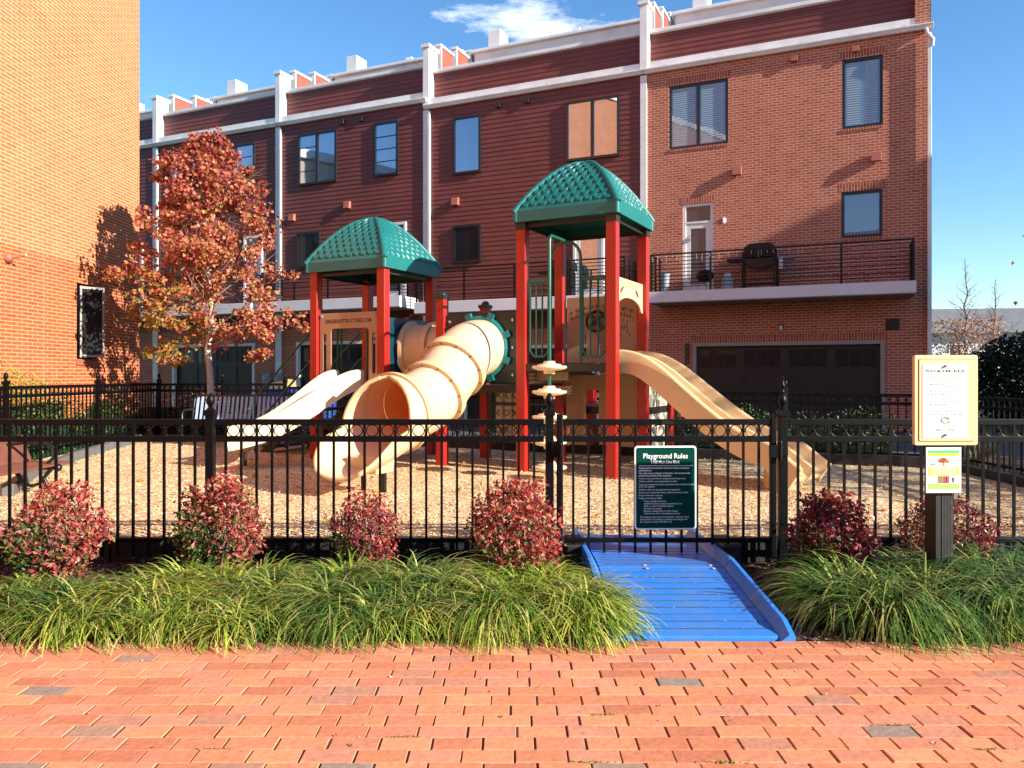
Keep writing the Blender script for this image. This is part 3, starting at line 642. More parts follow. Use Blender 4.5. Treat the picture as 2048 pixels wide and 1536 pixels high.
# things standing on the brick house's balcony
def balc_obj(name, label, cat, q, o, group=None): return thing(name, label, cat, F2W(q, o, 3.835), TH_RZ, group)
g = balc_obj('gas_grill', 'black gas grill with its lid closed on the brick house balcony', 'grill', -4.15, -.6)
lid = [(-.45,.86),(-.45,1.02),(-.38,1.17),(-.25,1.25),(.25,1.25),(.38,1.17),(.45,1.02),(.45,.86)]
MB().prism([(a, b-.02) for a, b in lid], -.26, .26, 'y').build('lid', M['railing'], g, bevel=.02)
MB().prism([(-.45,.83),(.45,.83),(.34,.62),(.14,.56),(-.14,.56),(-.34,.62)], -.26, .26, 'y').build('firebox', M['iron'], g, bevel=.02)
for s in (-1, 1):
    MB().box(min(s*.46,s*.86), max(s*.46,s*.86), -.25,.25,.78,.84).build('side_shelf', M['grey'] if s > 0 else M['railing'], g, bevel=.01)
    for y in (-.2,.2): MB().box(s*.44-.03, s*.44+.03, y-.03, y+.03, .0, .8).build('leg', M['railing'], g)
MB().box(-.42,.42,-.2,.2,.14,.17).build('bottom_shelf', M['railing'], g)
MB().box(.50,.60,-.27,-.255,.5,.8).build('towel', M['white'], g)
p = balc_obj('propane_tank', 'white propane tank beside the grill on the balcony', 'propane tank', -5.0, -.75)
MB().lathe([(.12,0),(.15,.02),(.155,.08),(.155,.28),(.12,.36),(.05,.39)], (0,0,0), 20).build('tank', M['shutter'], p, smooth=40)
MB().lathe([(.09,.38),(.095,.48),(.085,.48),(.08,.38)], (0,0,0), 16).build('collar', M['white'], p, smooth=40)
k = balc_obj('kettle_grill', 'small round black kettle grill in front of the balcony door', 'grill', -5.62, -.72)
MB().lathe([(.02,.24),(.16,.27),(.24,.38),(.25,.45),(.22,.53),(.10,.60),(.02,.61)], (0,0,0), 20).build('kettle', M['railing'], k, smooth=50)
for a in (90, 210, 330): MB().tube([(.14*math.cos(R(a)),.14*math.sin(R(a)),.3),(.22*math.cos(R(a)),.22*math.sin(R(a)),0)], .012, 6).build('leg', M['grey'], k)
p = balc_obj('planter', 'tall pale grey planter at the left end of the brick house balcony', 'planter', -6.75, -.7)
MB().lathe([(.10,0),(.13,.50),(.15,.54),(.13,.54),(.11,.45)], (0,0,0), 20).build('pot', M['shutter'], p, smooth=40)
def string_lights():
    g = np.random.default_rng(4); mb = MB(); q = -7.0; pts = []
    while q < -2.6:
        n = int(g.integers(1, 5)); z0 = 4.86
        for j in range(n): mb.box(q-.006, q+.006, -1.185, -1.17, z0-.05*(j+1)-.02, z0-.05*(j+1)); 
        q += float(g.uniform(.05, .25))
    o = mb.build('string_lights', M['sign_white']); o.location = F2W(0,0,0); o.rotation_euler = (0,0,TH_RZ)
    tag(o, 'strand of small white icicle lights hung along the balcony railing', 'string lights')
string_lights()
g2 = thing('gas_grill', 'dark covered grill on the sided house balcony behind the green arch', 'grill', F2W(-9.9, -.6, 3.835), TH_RZ)
MB().prism([(-.4,.8),(-.4,1.0),(-.3,1.15),(.3,1.15),(.4,1.0),(.4,.8)], -.25, .25, 'y').build('lid', M['iron'], g2, bevel=.02)
MB().box(-.36,.36,-.22,.22,.05,.78).build('cabinet', M['railing'], g2, bevel=.02); MB().box(-.75,-.41,-.2,.2,.76,.80).build('side_shelf', M['railing'], g2)

# alley clutter against the houses
b = thing('recycling_bin', 'dark blue recycling tub with cardboard piled in it by the garage', 'bin', F2W(-20.0, -1.3, .02), TH_RZ)
MB().prism([(-.45,0),(.45,0),(.52,1.0),(-.52,1.0)], -.3, .3, 'y').build('tub', mat('navy_bin', (.012,.02,.13), .5), b, bevel=.03)
c = thing('cardboard_box', 'flattened cardboard box lying on the dark blue tub', 'box', F2W(-20.0, -1.3, 1.025), TH_RZ)
MB().add([(-.4,-.2,0),(.42,-.25,0),(.42,.25,0),(-.4,.2,0),(-.3,-.2,.2),(.42,-.2,.34),(.4,.22,.3),(-.32,.2,.16)], [(0,3,2,1),(4,5,6,7),(0,1,5,4),(1,2,6,5),(2,3,7,6),(3,0,4,7)]).build('carton', M['card'], c)
b = thing('wheeled_bin', 'blue wheeled bin standing right of the far bench', 'bin', (-4.25, 17.3, .15))
MB().prism([(-.24,.08),(.24,.08),(.29,1.0),(-.29,1.0)], -.28, .28, 'y').build('body', M['bin_blue'], b, bevel=.03)
MB().box(-.31,.31,-.32,.30,1.003,1.06).build('lid', M['bin_blue'], b, bevel=.02)
for s in (-1,1): MB().lathe([(.1,-.03),(.1,.03)], (s*.27,.22,.1), 14, (1,0,0)).build('wheel', M['iron'], b)
def meter(q, label):
    m = thing('electric_meter', label, 'meter', F2W(q, -.02, 1.35), TH_RZ, 'grey meters on the alley wall')
    MB().box(-.17,.17,-.16,0,-.32,.22).build('box', M['grey'], m, bevel=.01)
    MB().lathe([(.09,0),(.09,.08),(.06,.10)], (0,-.16,.02), 16, (0,-1,0)).build('dial', M['shutter'], m, smooth=40)
meter(-21.75, 'left one of two grey meter boxes right of the maple trunk'); meter(-21.2, 'right one of two grey meter boxes right of the maple trunk')

# ================================================================== play structure (one frame, local x along the front deck, local y to the rear)
play = thing('play_structure', 'red posted play structure with two teal roofs, tan slides and a tube slide', 'playground', (1.37, 10.54, 0), -R(27.4))
A_, SD, SX = 0.0, 1.34, 1.37
PW = .145
def post(x, y, top, cap=True, base=.02):
    o = MB().box(x-PW/2, x+PW/2, y-PW/2, y+PW/2, base, top).build('post', M['red'], play, bevel=.008)
    if cap: MB().box(x-PW/2-.015, x+PW/2+.015, y-PW/2-.015, y+PW/2+.015, top-.045, top+.012).lathe([(.07,.0),(.062,.035),(.035,.06),(.001,.068)], (x,y,top+.013), 16).build('cap', M['dkgreen'], o, smooth=40)
    return o
for x, y in ((0,0),(-SX,0),(0,SD),(-SX,SD)):
    o = post(x, y, 3.70, False); MB().box(x-PW/2-.006,x+PW/2+.006,y-PW/2-.006,y+PW/2+.006,3.58,3.70).build('collar', M['deck'], o)
for x, y in ((-SX,2*SD),(0,2*SD)): post(x, y, 1.53)
post(-2*SX, 0, 2.70); post(-2*SX, SD, 2.66)
FX0, FX1, FY0, FY1 = -4.98, -3.64, -.276, 1.06
for x, y in ((FX1,FY0),(FX0,FY0),(FX1,FY1),(FX0,FY1)): post(x, y, 3.17, False)

def roof_mesh():
    S_, H, sk = .79, .79, .155
    nu, nt_ = 104, 84; mb = MB(); P_ = 1.76
    ts = [i / nt_ for i in range(nt_ + 1)]
    arc = [0.0]
    for i in range(1, nt_ + 1):
        f = lambda t: (S_ * t, H * (1 - (1 - t) ** P_)); a, b = f(ts[i-1]), f(ts[i]); arc.append(arc[-1] + math.hypot(b[0]-a[0], b[1]-a[1]))
    rh, cw, hm = .108, .138, .021
    def bump(l, u, edge):
        if edge < .05 or l < .075: return 0
        l = l - .06
        if l < 0: return 0
        r = int(l / rh); res = 0
        for rr in (r, r - 1):
            uf = (u / cw + .5 * (rr % 2)) % 1.0; start = rr * rh + rh * .62 * abs(2*uf - 1) ** 2
            if l >= start: return hm * (1 - .95 * min(1, (l - start) / (rh * 1.15))) if rr >= 0 else 0
        return 0
    for side in range(4):
        ca, sa = math.cos(side*PI/2), math.sin(side*PI/2); base = len(mb.v)
        for i, t in enumerate(ts):
            half = (1 - t) * S_ ; slope = math.atan2(H * P_ * (1-t) ** (P_-1), S_)
            for j in range(nu + 1):
                a = -1 + 2 * j / nu; u = a * half; edge = half - abs(u)
                d = bump(arc[i], u, edge * (1 if t < .97 else 0)) * (1 if t < .96 else 0)
                if t < .02: d = 0
                z = H * (1 - (1 - t) ** P_); y = -half
                ny, nz = -math.sin(slope), math.cos(slope)
                x, y, z = u, y + ny * d, z + nz * d
                mb.v.append((ca*x - sa*y, sa*x + ca*y, z + sk))
        for i in range(nt_):
            for j in range(nu): q = base + i*(nu+1) + j; mb.f.append((q, q+1, q+nu+2, q+nu+1))
        def rot(x, y, z): return (ca*x - sa*y, sa*x + ca*y, z)
        mb.add([rot(-S_-.0,-S_,0),rot(S_,-S_,0),rot(S_,-S_-.0,sk),rot(-S_,-S_,sk),rot(-S_+.03,-S_+.03,0),rot(S_-.03,-S_+.03,0)], [(0,1,2,3),(0,4,5,1)])
        mb.add([rot(-S_+.03,-S_+.03,0),rot(S_-.03,-S_+.03,0),rot(S_-.03,-S_+.03,sk-.02),rot(-S_+.03,-S_+.03,sk-.02)], [(3,2,1,0)])
    mb.add([(-S_+.03,-S_+.03,sk-.02),(S_-.03,-S_+.03,sk-.02),(S_-.03,S_-.03,sk-.02),(-S_+.03,S_-.03,sk-.02)], [(3,2,1,0)])
    for sx, sy in ((1,1),(1,-1),(-1,1),(-1,-1)):
        mb.tube([(sx*(1-t)*(S_-.004), sy*(1-t)*(S_-.004), sk-.012 + H*(1-(1-t)**P_)) for t in (0,.04,.1,.18,.28,.4,.52,.64,.76,.88,.97)], .042, 10)
        mb.tube([(sx*(S_-.03), sy*(S_-.03), .0), (sx*(S_-.03), sy*(S_-.03), sk-.005)], .042, 12)
    mb.lathe([(.15,-.05),(.11,.0),(.05,.022),(.001,.03)], (0,0,sk+H-.006), 16)
    me = bpy.data.meshes.new('roof'); me.from_pydata(mb.v, [], mb.f)
    return me
rm = roof_mesh()
r1 = mesh_obj('roof', rm, M['roof_green'], play, smooth=38); r1.location = (-.67, .67, 3.685)
r2 = r1.copy(); COL.objects.link(r2); r2.parent = play; r2.location = ((FX0+FX1)/2, (FY0+FY1)/2, 3.15)
for cx, cy, z in ((-.67,.67,3.67), ((FX0+FX1)/2,(FY0+FY1)/2,3.135)):
    h = .66; MB().box(cx-h,cx+h,cy-h-.02,cy-h+.02,z-.05,z).box(cx-h,cx+h,cy+h-.02,cy+h+.02,z-.05,z).box(cx-h-.02,cx-h+.02,cy-h,cy+h,z-.052,z-.002).box(cx+h-.02,cx+h+.02,cy-h,cy+h,z-.052,z-.002).build('roof_frame', M['deck'], play)

# decks
def deck(x0, x1, y0, y1, z):
    d = MB().box(x0+.075, x1-.075, y0-.05, y0-.01, z-.11, z+.0).box(x0+.075, x1-.075, y1+.01, y1+.05, z-.11, z).box(x0-.02,x0+.02,y0+.075,y1-.075,z-.11,z).box(x1-.02,x1+.02,y0+.075,y1-.075,z-.11,z).box(x0+.02,x1-.02,y0-.01,y1+.01,z-.03,z-.004)
    return d.build('deck', M['deck'], play)
deck(-SX, 0, 0, SD, 1.66); deck(-2*SX, -SX, 0, SD, 1.35); deck(FX0, FX1, FY0, FY1, 1.35); deck(-SX, 0, SD+.14, 2*SD, 1.0)
MB().box(-SD-.03,-SD+.03,.08,SD-.08,1.37,1.53).box(-SD-.28,-SD-.03,.08,SD-.08,1.47,1.50).build('deck_step', M['perf'], play)
MB().box(-1.28,-.78,.28,.32,1.42,1.545).box(-1.28,-.82,.50,.54,1.22,1.34).build('perforated_riser', M['perf'], play)

def bolt(mb, p, axis, r=.022): mb.lathe([(r,0),(r,.012),(r*.6,.018)], p, 10, axis)
# dark green panel that carries the tube slide
TX, TZ = -2.05, 1.90
hole = [(TX + .415*math.cos(2*PI*i/32), TZ + .415*math.sin(2*PI*i/32)) for i in range(32)]
plate('tube_panel', [rrect(-2*SX+.09, -SX-.09, 1.38, 2.42, .03), hole], .03, M['dkgreen'], play, (0,0,0), (1,0,0), (0,0,1))
bm_ = MB()
for z in (1.5, 1.9, 2.3):
    for x in (-2*SX+.15, -SX-.15): bolt(bm_, (x,-.02,z), (0,-1,0))
bm_.build('panel_bolts', M['bolt'], play)
fl = MB(); fl.lathe([(.40,-.02),(.47,-.02),(.475,.03),(.44,.06),(.40,.06)], (TX,-.02,TZ), 40, (0,-1,0))
for k in range(8): a = 2*PI*(k+.5)/8; cx, cz = TX+.50*math.cos(a), TZ+.50*math.sin(a); fl.bar((TX+.44*math.cos(a),-.05,cz if False else TZ+.44*math.sin(a)), (TX+.535*math.cos(a),-.05,TZ+.535*math.sin(a)), .10, .055, (0,1,0))
fl.build('tube_flange', M['teal'], play, smooth=35)

# tube slide: swept ring along local -y
def tube_path(q):
    K = [(0,1.90),(.22,1.885),(.5,1.80),(.8,1.61),(1.05,1.42),(1.3,1.25),(1.6,1.13),(2.0,1.06),(2.4,.98),(2.75,.87),(3.1,.80),(3.4,.78)]
    for (a, za), (b, zb) in zip(K, K[1:]):
        if a <= q <= b: return za + (zb-za) * (q-a)/(b-a)
    return K[-1][1]
tq = np.linspace(0, 3.4, 140); tz = np.array([tube_path(q) for q in tq])
ker = np.ones(15)/15; tzs = np.convolve(np.pad(tz, 7, mode='edge'), ker, 'valid')
def tube_frame(q):
    z = float(np.interp(q, tq, tzs)); dz = float(np.interp(min(q+.02,3.4), tq, tzs) - np.interp(max(q-.02,0), tq, tzs)) / .04
    t = Vector((0,-1,dz)).normalized(); return Vector((TX,-q,z)), t, Vector((1,0,0)), Vector((1,0,0)).cross(t) * 1.0
def tflare(q):
    f = min(1, max(0, (q-1.80)/.40)); return 1 + .17*f*f*(3-2*f)
def sweep_tube(mb, q0, q1, ro, ri, n=48, k=16, cut=None):
    "closed tube wall; cut(q) gives the opening half-angle above which the wall is removed"
    rows = []
    for i in range(k + 1):
        q = q0 + (q1-q0) * i / k; c, t, s, u = tube_frame(q)
        if u.z < 0: u = -u
        rows.append((c, s, u, tflare(q)))
    for rr, flip in ((ro, 0), (ri, 1)):
        b = len(mb.v)
        for c, s, u, fl_ in rows:
            for j in range(n): a = 2*PI*j/n; mb.v.append(tuple(c + (s*math.cos(a) + u*math.sin(a)) * rr * fl_))
        for i in range(k):
            for j in range(n): mb.f.append((b+i*n+j, b+i*n+(j+1)%n, b+(i+1)*n+(j+1)%n, b+(i+1)*n+j))
    for i in (0, k):
        b = len(mb.v); c, s, u, fl_ = rows[i]
        for rr in (ro, ri):
            for j in range(n): a = 2*PI*j/n; mb.v.append(tuple(c + (s*math.cos(a) + u*math.sin(a)) * rr * fl_))
        for j in range(n): mb.f.append((b+j, b+(j+1)%n, b+n+(j+1)%n, b+n+j))
segs = [(0.0,.30),(.304,.80),(.80,1.32),(1.32,1.84),(1.844,2.16)]
for a, b in segs:
    mb = MB(); sweep_tube(mb, a, b, .42, .40); s = mb.build('slide_tube', M['tube'], play, smooth=40)
for q in (.80, 1.32):
    mb = MB(); sweep_tube(mb, q-.05, q+.05, .475, .41, 48, 2); f = mb.build('tube_joint', M['tan'], play, smooth=35, bevel=.008)
    b2 = MB(); c, t, s, u = tube_frame(q + .05)
    if u.z < 0: u = -u
    for j in range(12): a = 2*PI*j/12; bolt(b2, c + (s*math.cos(a)+u*math.sin(a))*.448, t, .009)
    b2.build('joint_bolt', M['groove'], f)
def exit_chute():
    mb = MB(); n = 56; k = 26; qa, qb = 2.16, 3.25; rows = []
    for i in range(k + 1):
        f = i / k; q = qa + (qb - qa) * f; c, t, s, u = tube_frame(q)
        if u.z < 0: u = -u
        # opening: closed ring at the start, opening down to a lip
        half = math.pi * (1 - 0.0) if f < .06 else PI * (1 - .56 * min(1, ((f - .06) / .32)) ** .75)
        if f > .55: half = PI * .44 * (1 - ((f-.55)/.45) ** 2.2 * .55)
        flare = tflare(q) * (1 + .12 * max(0, f - .1) ** .9)
        rows.append((c, s, u, half, flare, f))
    def pt(row, j, rr):
        c, s, u, half, flare, f = row; a = -PI/2 + half * (2*j/n - 1)
        low = 1.0
        return c + s * (math.cos(a) * rr * flare) + u * (math.sin(a) * rr * tflare(2.16) * (1 - .04*f))
    for rr in (.42, .395):
        b = len(mb.v)
        for row in rows:
            for j in range(n + 1): mb.v.append(tuple(pt(row, j, rr)))
        for i in range(k):
            for j in range(n): q = b + i*(n+1) + j; mb.f.append((q, q+1, q+n+2, q+n+1))
    no = (k+1)*(n+1)
    for i in range(k):
        for j in (0, n): a = i*(n+1)+j; mb.f.append((a, a+n+1, a+n+1+no, a+no))
    for j in range(n): a = k*(n+1)+j; mb.f.append((a, a+1, a+1+no, a+no))
    o = mb.build('slide_exit', M['tube'], play, smooth=50)
    rim = MB()
    pts = [pt(rows[i], 0, .408) for i in range(2, k+1)] + [pt(rows[k], j, .408) for j in range(1, n)] + [pt(rows[i], n, .408) for i in range(k, 1, -1)]
    rim.tube(pts, .028, 8); rim.build('exit_rim', M['tan'], o, smooth=60)
    mm = MB(); sweep_tube(mm, 2.12, 2.20, .445, .39, 48, 2); mm.build('mouth_rim', M['tan'], o, smooth=40, bevel=.01)
    br = MB().prism([(-.24,.60),(.24,.60),(.2,.40),(-.2,.40)], -2.95, -2.62, 'y'); 
    for v in range(len(br.v)): br.v[v] = (br.v[v][0]+TX, br.v[v][1]+.15, br.v[v][2]-.05)
    br.build('exit_bracket', M['tan'], o, bevel=.015)
    for x in (-.14, .16): MB().box(TX+x-.022, TX+x+.022, -2.62, -2.575, 0, .45).build('leg', M['iron'], o)
exit_chute()

# crawl tube between the two towers
plate('crawl_panel', [rrect(FY0+.09, FY1-.09, 1.40, 2.40, .03), [(.42+.41*math.cos(2*PI*i/28), 1.9+.41*math.sin(2*PI*i/28)) for i in range(28)]], .03, mat('blue_green_panel', (.003,.035,.055), .3), play, (FX1,0,0), (0,1,0), (0,0,1))
plate('crawl_panel', [rrect(.09, SD-.09, 1.40, 2.40, .03), [(.52+.41*math.cos(2*PI*i/28), 1.9+.41*math.sin(2*PI*i/28)) for i in range(28)]], .03, M['dkgreen'], play, (-2*SX,0,0), (0,1,0), (0,0,1))
ct = MB()
def ring_sweep(mb, p0, p1, ro, ri, n=40):
    d = Vector(p1) - Vector(p0); mb.lathe([(ri,0),(ro,0),(ro,d.length),(ri,d.length),(ri,0)], p0, n, d.normalized())
ring_sweep(ct, (FX1+.01,.42,1.9), (-2*SD-.01,.52,1.9), .405, .385); ct.build('crawl_tube', M['tan'], play, smooth=40)
ct = MB(); ring_sweep(ct, (-3.22,.464,1.9), (-3.14,.472,1.9), .45, .40); ring_sweep(ct, (FX1+.02,.42,1.9), (FX1+.08,.43,1.9), .47, .40); ct.build('crawl_tube_joint', M['tan'], play, smooth=35)

# panel with the web address above the left slide
plate('entry_panel', [rrect(FX0+.09, FX1-.09, 1.36, 2.49, .02), rrect(FX0+.32, FX1-.27, 1.30+.10, 2.24, .06), rrect(FX0+.16, FX0+.22, 1.52, 2.16, .028), rrect(FX1-.20, FX1-.14, 1.52, 2.16, .028)], .025, M['shaded_tan_panel'], play, (0,FY0+.0,0), (1,0,0), (0,0,1))
text('panel_lettering', 'EAGLEPLAYSTRUCTURES.COM', M['groove'], play, ((FX0+FX1)/2, FY0-.0175, 2.33), (1,0,0), (0,0,1), .085, 'CENTER', .0008, .0015, width=.90)
bb = MB()
for x in (FX0+.13, FX1-.13): bolt(bb, (x, FY0-.017, 2.44), (0,-1,0), .026)
bb.build('panel_bolts', M['grey'], play)
# face panel over the right slide
yc = .67
def face_panel():
    arch = [(.08,2.86),(1.26,2.86),(1.26,2.42),(1.20,2.43)] + [(yc + .52*math.cos(a), 2.43 + .17*math.sin(a)) for a in np.linspace(.05, PI-.05, 18)] + [(.14,2.43),(.08,2.42)]
    arch = arch[:1] + list(reversed(arch[1:]))
    eye = lambda cx, s: [(cx + .095*math.cos(a)*math.cos(.55) - s*.034*math.sin(a)*math.sin(.55)*-1, 2.69 - s*.095*math.cos(a)*math.sin(.55) + .034*math.sin(a)*math.cos(.55)) for a in np.linspace(0, 2*PI, 20)[:-1]]
    plate('face_panel', [arch, eye(.34, -1), eye(1.0, 1)], .025, M['tan'], play, (.0,0,0), (0,1,0), (0,0,1))
    text('panel_lettering', 'EAGLEPLAYSTRUCTURES\n800 421 9968', M['card'], play, (.018, yc, 2.79), (0,1,0), (0,0,1), .06, 'CENTER', .0006, 0, width=.8)
face_panel()
# speed panel with wheel at the rear of the right tower
pn = plate('speed_panel', [rrect(-SD+.09, -.09, 1.69, 2.72, .02), [(-1.02,1.80),(-.92,1.80),(-.92,2.10)] + [(-.97+.05*math.cos(a), 2.10+.05*math.sin(a)) for a in np.linspace(.2, PI-.2, 7)] + [(-1.02,2.10)], rrect(-.72,-.58,1.78,2.10,.02)], .025, M['shaded_tan_panel'], play, (0,SD,0), (1,0,0), (0,0,1))
mk = MB()
for k in range(10):
    a = R(112 - k * 4.9); cx, cz = -.68, 1.17
    p0 = Vector((cx + 1.3*math.cos(a), SD-.0185, cz + 1.3*math.sin(a))); d = Vector((math.cos(a),0,math.sin(a)))
    mk.bar(p0, p0 + Vector((0,0,.06)), .010, .003, (0,1,0))
    if k < 9:
        a2 = R(112 - (k+1) * 4.9); p2 = Vector((cx + 1.3*math.cos(a2), SD-.0185, cz + 1.3*math.sin(a2))); mk.bar(p0, p2, .010, .003, (0,1,0)); pm = (p0+p2)/2; mk.bar(pm, pm+Vector((0,0,.035)), .008, .003, (0,1,0))
    text('number', str(k*10), M['groove'], pn, (p0.x, p0.z + .075, .018), (1,0,0), (0,1,0), .078, 'CENTER', .0006, .0008)
mk.bar((-.25,SD-.0185,2.33),(-.25,SD-.0185,2.13), .008,.003,(0,1,0)).bar((-.25,SD-.0185,2.33),(-.19,SD-.0185,2.33), .003,.008,(0,1,0)).bar((-.36,SD-.0185,2.23),(-.25,SD-.0185,2.23), .003,.008,(0,1,0)).ring((-.31,SD-.0185,2.23), .03,.004,'y',12,4)
mk.build('scale_marks', M['groove'], play)
for tt, x, z in (('1',-.31,2.32),('3',-.16,2.31),('2',-.35,2.09),('4',-.21,2.09)): text('number', tt, M['groove'], pn, (x, z, .018), (1,0,0), (0,1,0), .07, 'CENTER', .0006)
wh = MB().ring((-.72,SD-.11,2.33), .155, .022, 'y', 28, 8)
for a in (40, 130, 220, 310): wh.bar((-.72,SD-.11,2.33), (-.72+.155*math.cos(R(a)),SD-.11,2.33+.155*math.sin(R(a))), .05, .022, (0,1,0))
wh.lathe([(.05,0),(.05,.03),(.03,.04)], (-.72,SD-.13,2.33), 16, (0,-1,0)).tube([(-.72,SD-.1,2.33),(-.72,SD-.01,2.33)], .02, 8); wh.build('steering_wheel', M['dkgreen'], play, smooth=40)
# siding play-house panel under the right tower
pan = MB(); z = .40
while z < 1.50:
    zt = min(z + .108, 1.5)
    for a, b in ((-SD+.10, -.98), (-.42, -.10)) if z < 1.26 else ((-SD+.10, -.10),): pan.box(a, b, SD-.012, SD+.012, z+.006, zt)
    z = zt
pan.box(-SD+.09,-.99,SD-.006,SD+.006,.40,1.5).box(-.41,-.09,SD-.006,SD+.006,.40,1.5).box(-.985,-.415,SD-.006,SD+.006,1.30,1.5)
pan.box(-.98,-.93,SD-.02,SD+.01,.40,1.30); pan.box(-.71,-.42,SD-.018,SD+.008,.42,1.28)
pan.box(-SD+.08,-SD+.125,SD-.02,SD+.016,.385,1.50).box(-.125,-.08,SD-.02,SD+.016,.385,1.50)
pan.build('playhouse_panel', M['shaded_tan_panel'], play)
# arch, barrier rails and stepping-pod pole at the front of the right tower
ar = MB(); xa, xb = -.93, -.47
ar.tube([(xa,0,1.68),(xa,0,3.13)] + [((xa+xb)/2 + .23*math.cos(a), 0, 3.13 + .24*math.sin(a)) for a in np.linspace(PI, 0, 12)[1:-1]] + [(xb,0,3.13),(xb,0,1.68)], .021, 10); ar.build('entry_arch', M['gpipe'], play, smooth=50)
for x0, x1 in ((-1.25,-.96),(-.44,-.10)):
    br = MB(); br.tube([(x0,0,2.84),(x1,0,2.84),(x1,0,1.84),(x1-.07,0,1.76),(x0+.07,0,1.76),(x0,0,1.84),(x0,0,2.84)], .018, 8)
    for k in (1, 2): xx = x0 + (x1-x0)*k/3; br.tube([(xx,0,2.84),(xx,0,1.76)], .014, 8)
    br.bar((x0,0,2.84),(x1,0,2.84),.03,.06).build('barrier', M['gpipe'], play, smooth=40)
po = MB(); po.tube([(-.685,-.57,0),(-.685,-.57,3.28),(-.685,-.555,3.335),(-.685,-.51,3.37),(-.69,-.02,3.37)], .024, 10); pole = po.build('pod_pole', M['gpipe'], play, smooth=50)
for z in (.255,.59,.925,1.26,1.59):
    MB().lathe([(.075,-.075),(.08,-.035),(.15,-.03),(.225,-.005),(.235,.012),(.228,.03),(.16,.038),(.148,.055),(.085,.062),(.072,.095),(.03,.095)], (-.685,-.57,z), 32).build('stepping_pod', M['sunlit_tan'], pole, smooth=45)
# climbing panels behind
cp_ol = [rrect(SD+.09, 2*SD-.09, .28, 1.44, .03)]
for i in range(3):
    for j in range(6): cp_ol.append(rrect(1.80+i*.13, 1.88+i*.13, .42+j*.145, .52+j*.145, .012, 3))
plate('climbing_panel', cp_ol, .03, M['cream'], play, (0,0,0), (0,1,0), (0,0,1))
tt = MB().tube([(-2.62,SD,.4),(-2.62,SD,1.30)], .018, 8).tube([(-2.56,SD,.4),(-2.56,SD,1.30)], .018, 8).bar((-2.62,SD,1.02),(-SD,SD,1.02),.025,.025).bar((-2.62,SD,.74),(-SD,SD,.74),.025,.025).build('game_frame', M['gpipe'], play)
for i, x in enumerate((-2.46,-2.30,-2.14)):
    for j, z in enumerate((1.17,.88,.60)):
        c = MB().lathe([(.06,-.12),(.074,-.11),(.074,.11),(.06,.12)], (x,SD,z), 20).build('game_roller', M['cream'], tt, smooth=40)
        mk = MB(); yy = SD - .079; s = .055
        if (i + j) % 3 == 0: mk.bar((x-s,yy,z-s),(x+s,yy,z+s),.014,.008,(0,1,0)).bar((x-s,yy-.001,z+s),(x+s,yy-.001,z-s),.014,.008,(0,1,0))
        elif (i + j) % 3 == 1: mk.bar((x+s*.6,yy,z-s),(x-s*.4,yy,z),.014,.008,(0,1,0)).bar((x+s*.6,yy,z+s),(x-s*.4,yy,z),.014,.008,(0,1,0))
        else: mk.ring((x,yy,z), s*.85, .007, 'y', 16, 4)
        mk.build('game_mark', M['groove'], tt)
# left slide stairs with green hand rails
st = MB()
for k in range(5):
    z = 1.14 - k*.21; x = FX0 - .10 - k*.24; st.box(x-.24, x, FY0+.10, FY1-.10, z-.045, z)
for y in (FY0+.10, FY1-.10): st.bar((FX0-.02,y,1.22),(FX0-1.28,y,.12),.04,.16)
st.build('stairs', M['deck'], play)
for y in (FY0+.06, FY1-.06):
    for dz in (.90, .42): MB().tube([(FX0+.0,y,1.36+dz),(FX0-.12,y,1.36+dz),(FX0-1.30,y,.30+dz),(FX0-1.42,y,.22+dz),(FX0-1.42,y,.05)], .018, 8).build('handrail', M['gpipe'], play, smooth=50)
for x in (FX0+.34, FX0+.42, FX1-.40, FX1-.34):
    MB().tube([(x,FY0+.12,1.36),(x,FY0+.12,2.34)], .018, 8).build('grab_bar', M['gpipe'], play)

# open slides: a U or W profile swept along a path
def bez(p0, p1, p2, t): return p0*(1-t)**2 + p1*(2*t*(1-t)) + p2*t*t
def open_slide(name, p0, p1, p2, zs, prof, mname, k=60):
    mb = MB(); n = len(prof); zt = np.array([a for a, _ in zs]); zz = np.array([b for _, b in zs]); ts = np.linspace(0, 1, k+1)
    zi = np.interp(ts, zt, zz); zi = np.convolve(np.pad(zi, 5, mode='edge'), np.ones(11)/11, 'valid')
    P = [Vector((*bez(np.array(p0), np.array(p1), np.array(p2), t), z)) for t, z in zip(ts, zi)]
    for i in range(k+1):
        d = P[min(i+1,k)] - P[max(i-1,0)]; dh = Vector((d.x,d.y,0)).normalized(); s = Vector((dh.y,-dh.x,0)); d.normalize(); u = s.cross(d); u = u if u.z > 0 else -u
        for a, b in prof: mb.v.append(tuple(P[i] + s*a + u*b))
    for i in range(k):
        for j in range(n): mb.f.append((i*n+j, i*n+(j+1)%n, (i+1)*n+(j+1)%n, (i+1)*n+j))
    mb.f.append(tuple(range(n))); mb.f.append(tuple(k*n+j for j in reversed(range(n))))
    return mb.build(name, M[mname], play, smooth=42)
def uprof(w, h, th=.03, skirt=.06, mid=False):
    "one closed cross-section: bed width w, wall height h, rolled rims"
    e = w/2; top = [(-e-.055,-skirt),(-e-.065,h-.03),(-e-.05,h-.005),(-e-.025,h+.004),(-e-.002,h-.008),(-e+.012,h-.035),(-e+.03,.05),(-e+.07,.012),(-e+.12,0)]
    if mid: top += [(-.10,0),(-.06,.012),(-.04,.07),(-.025,h*.70),(0,h*.78)]
    half = top + ([] if mid else [(0,-.004)]); right = [(-a,b) for a, b in reversed(half[:-1])]
    bot = [(e-.02,-th-.01),(e*.5,-th-.015),(0,-th-.016),(-e*.5,-th-.015),(-e+.02,-th-.01)]
    return half + right + bot
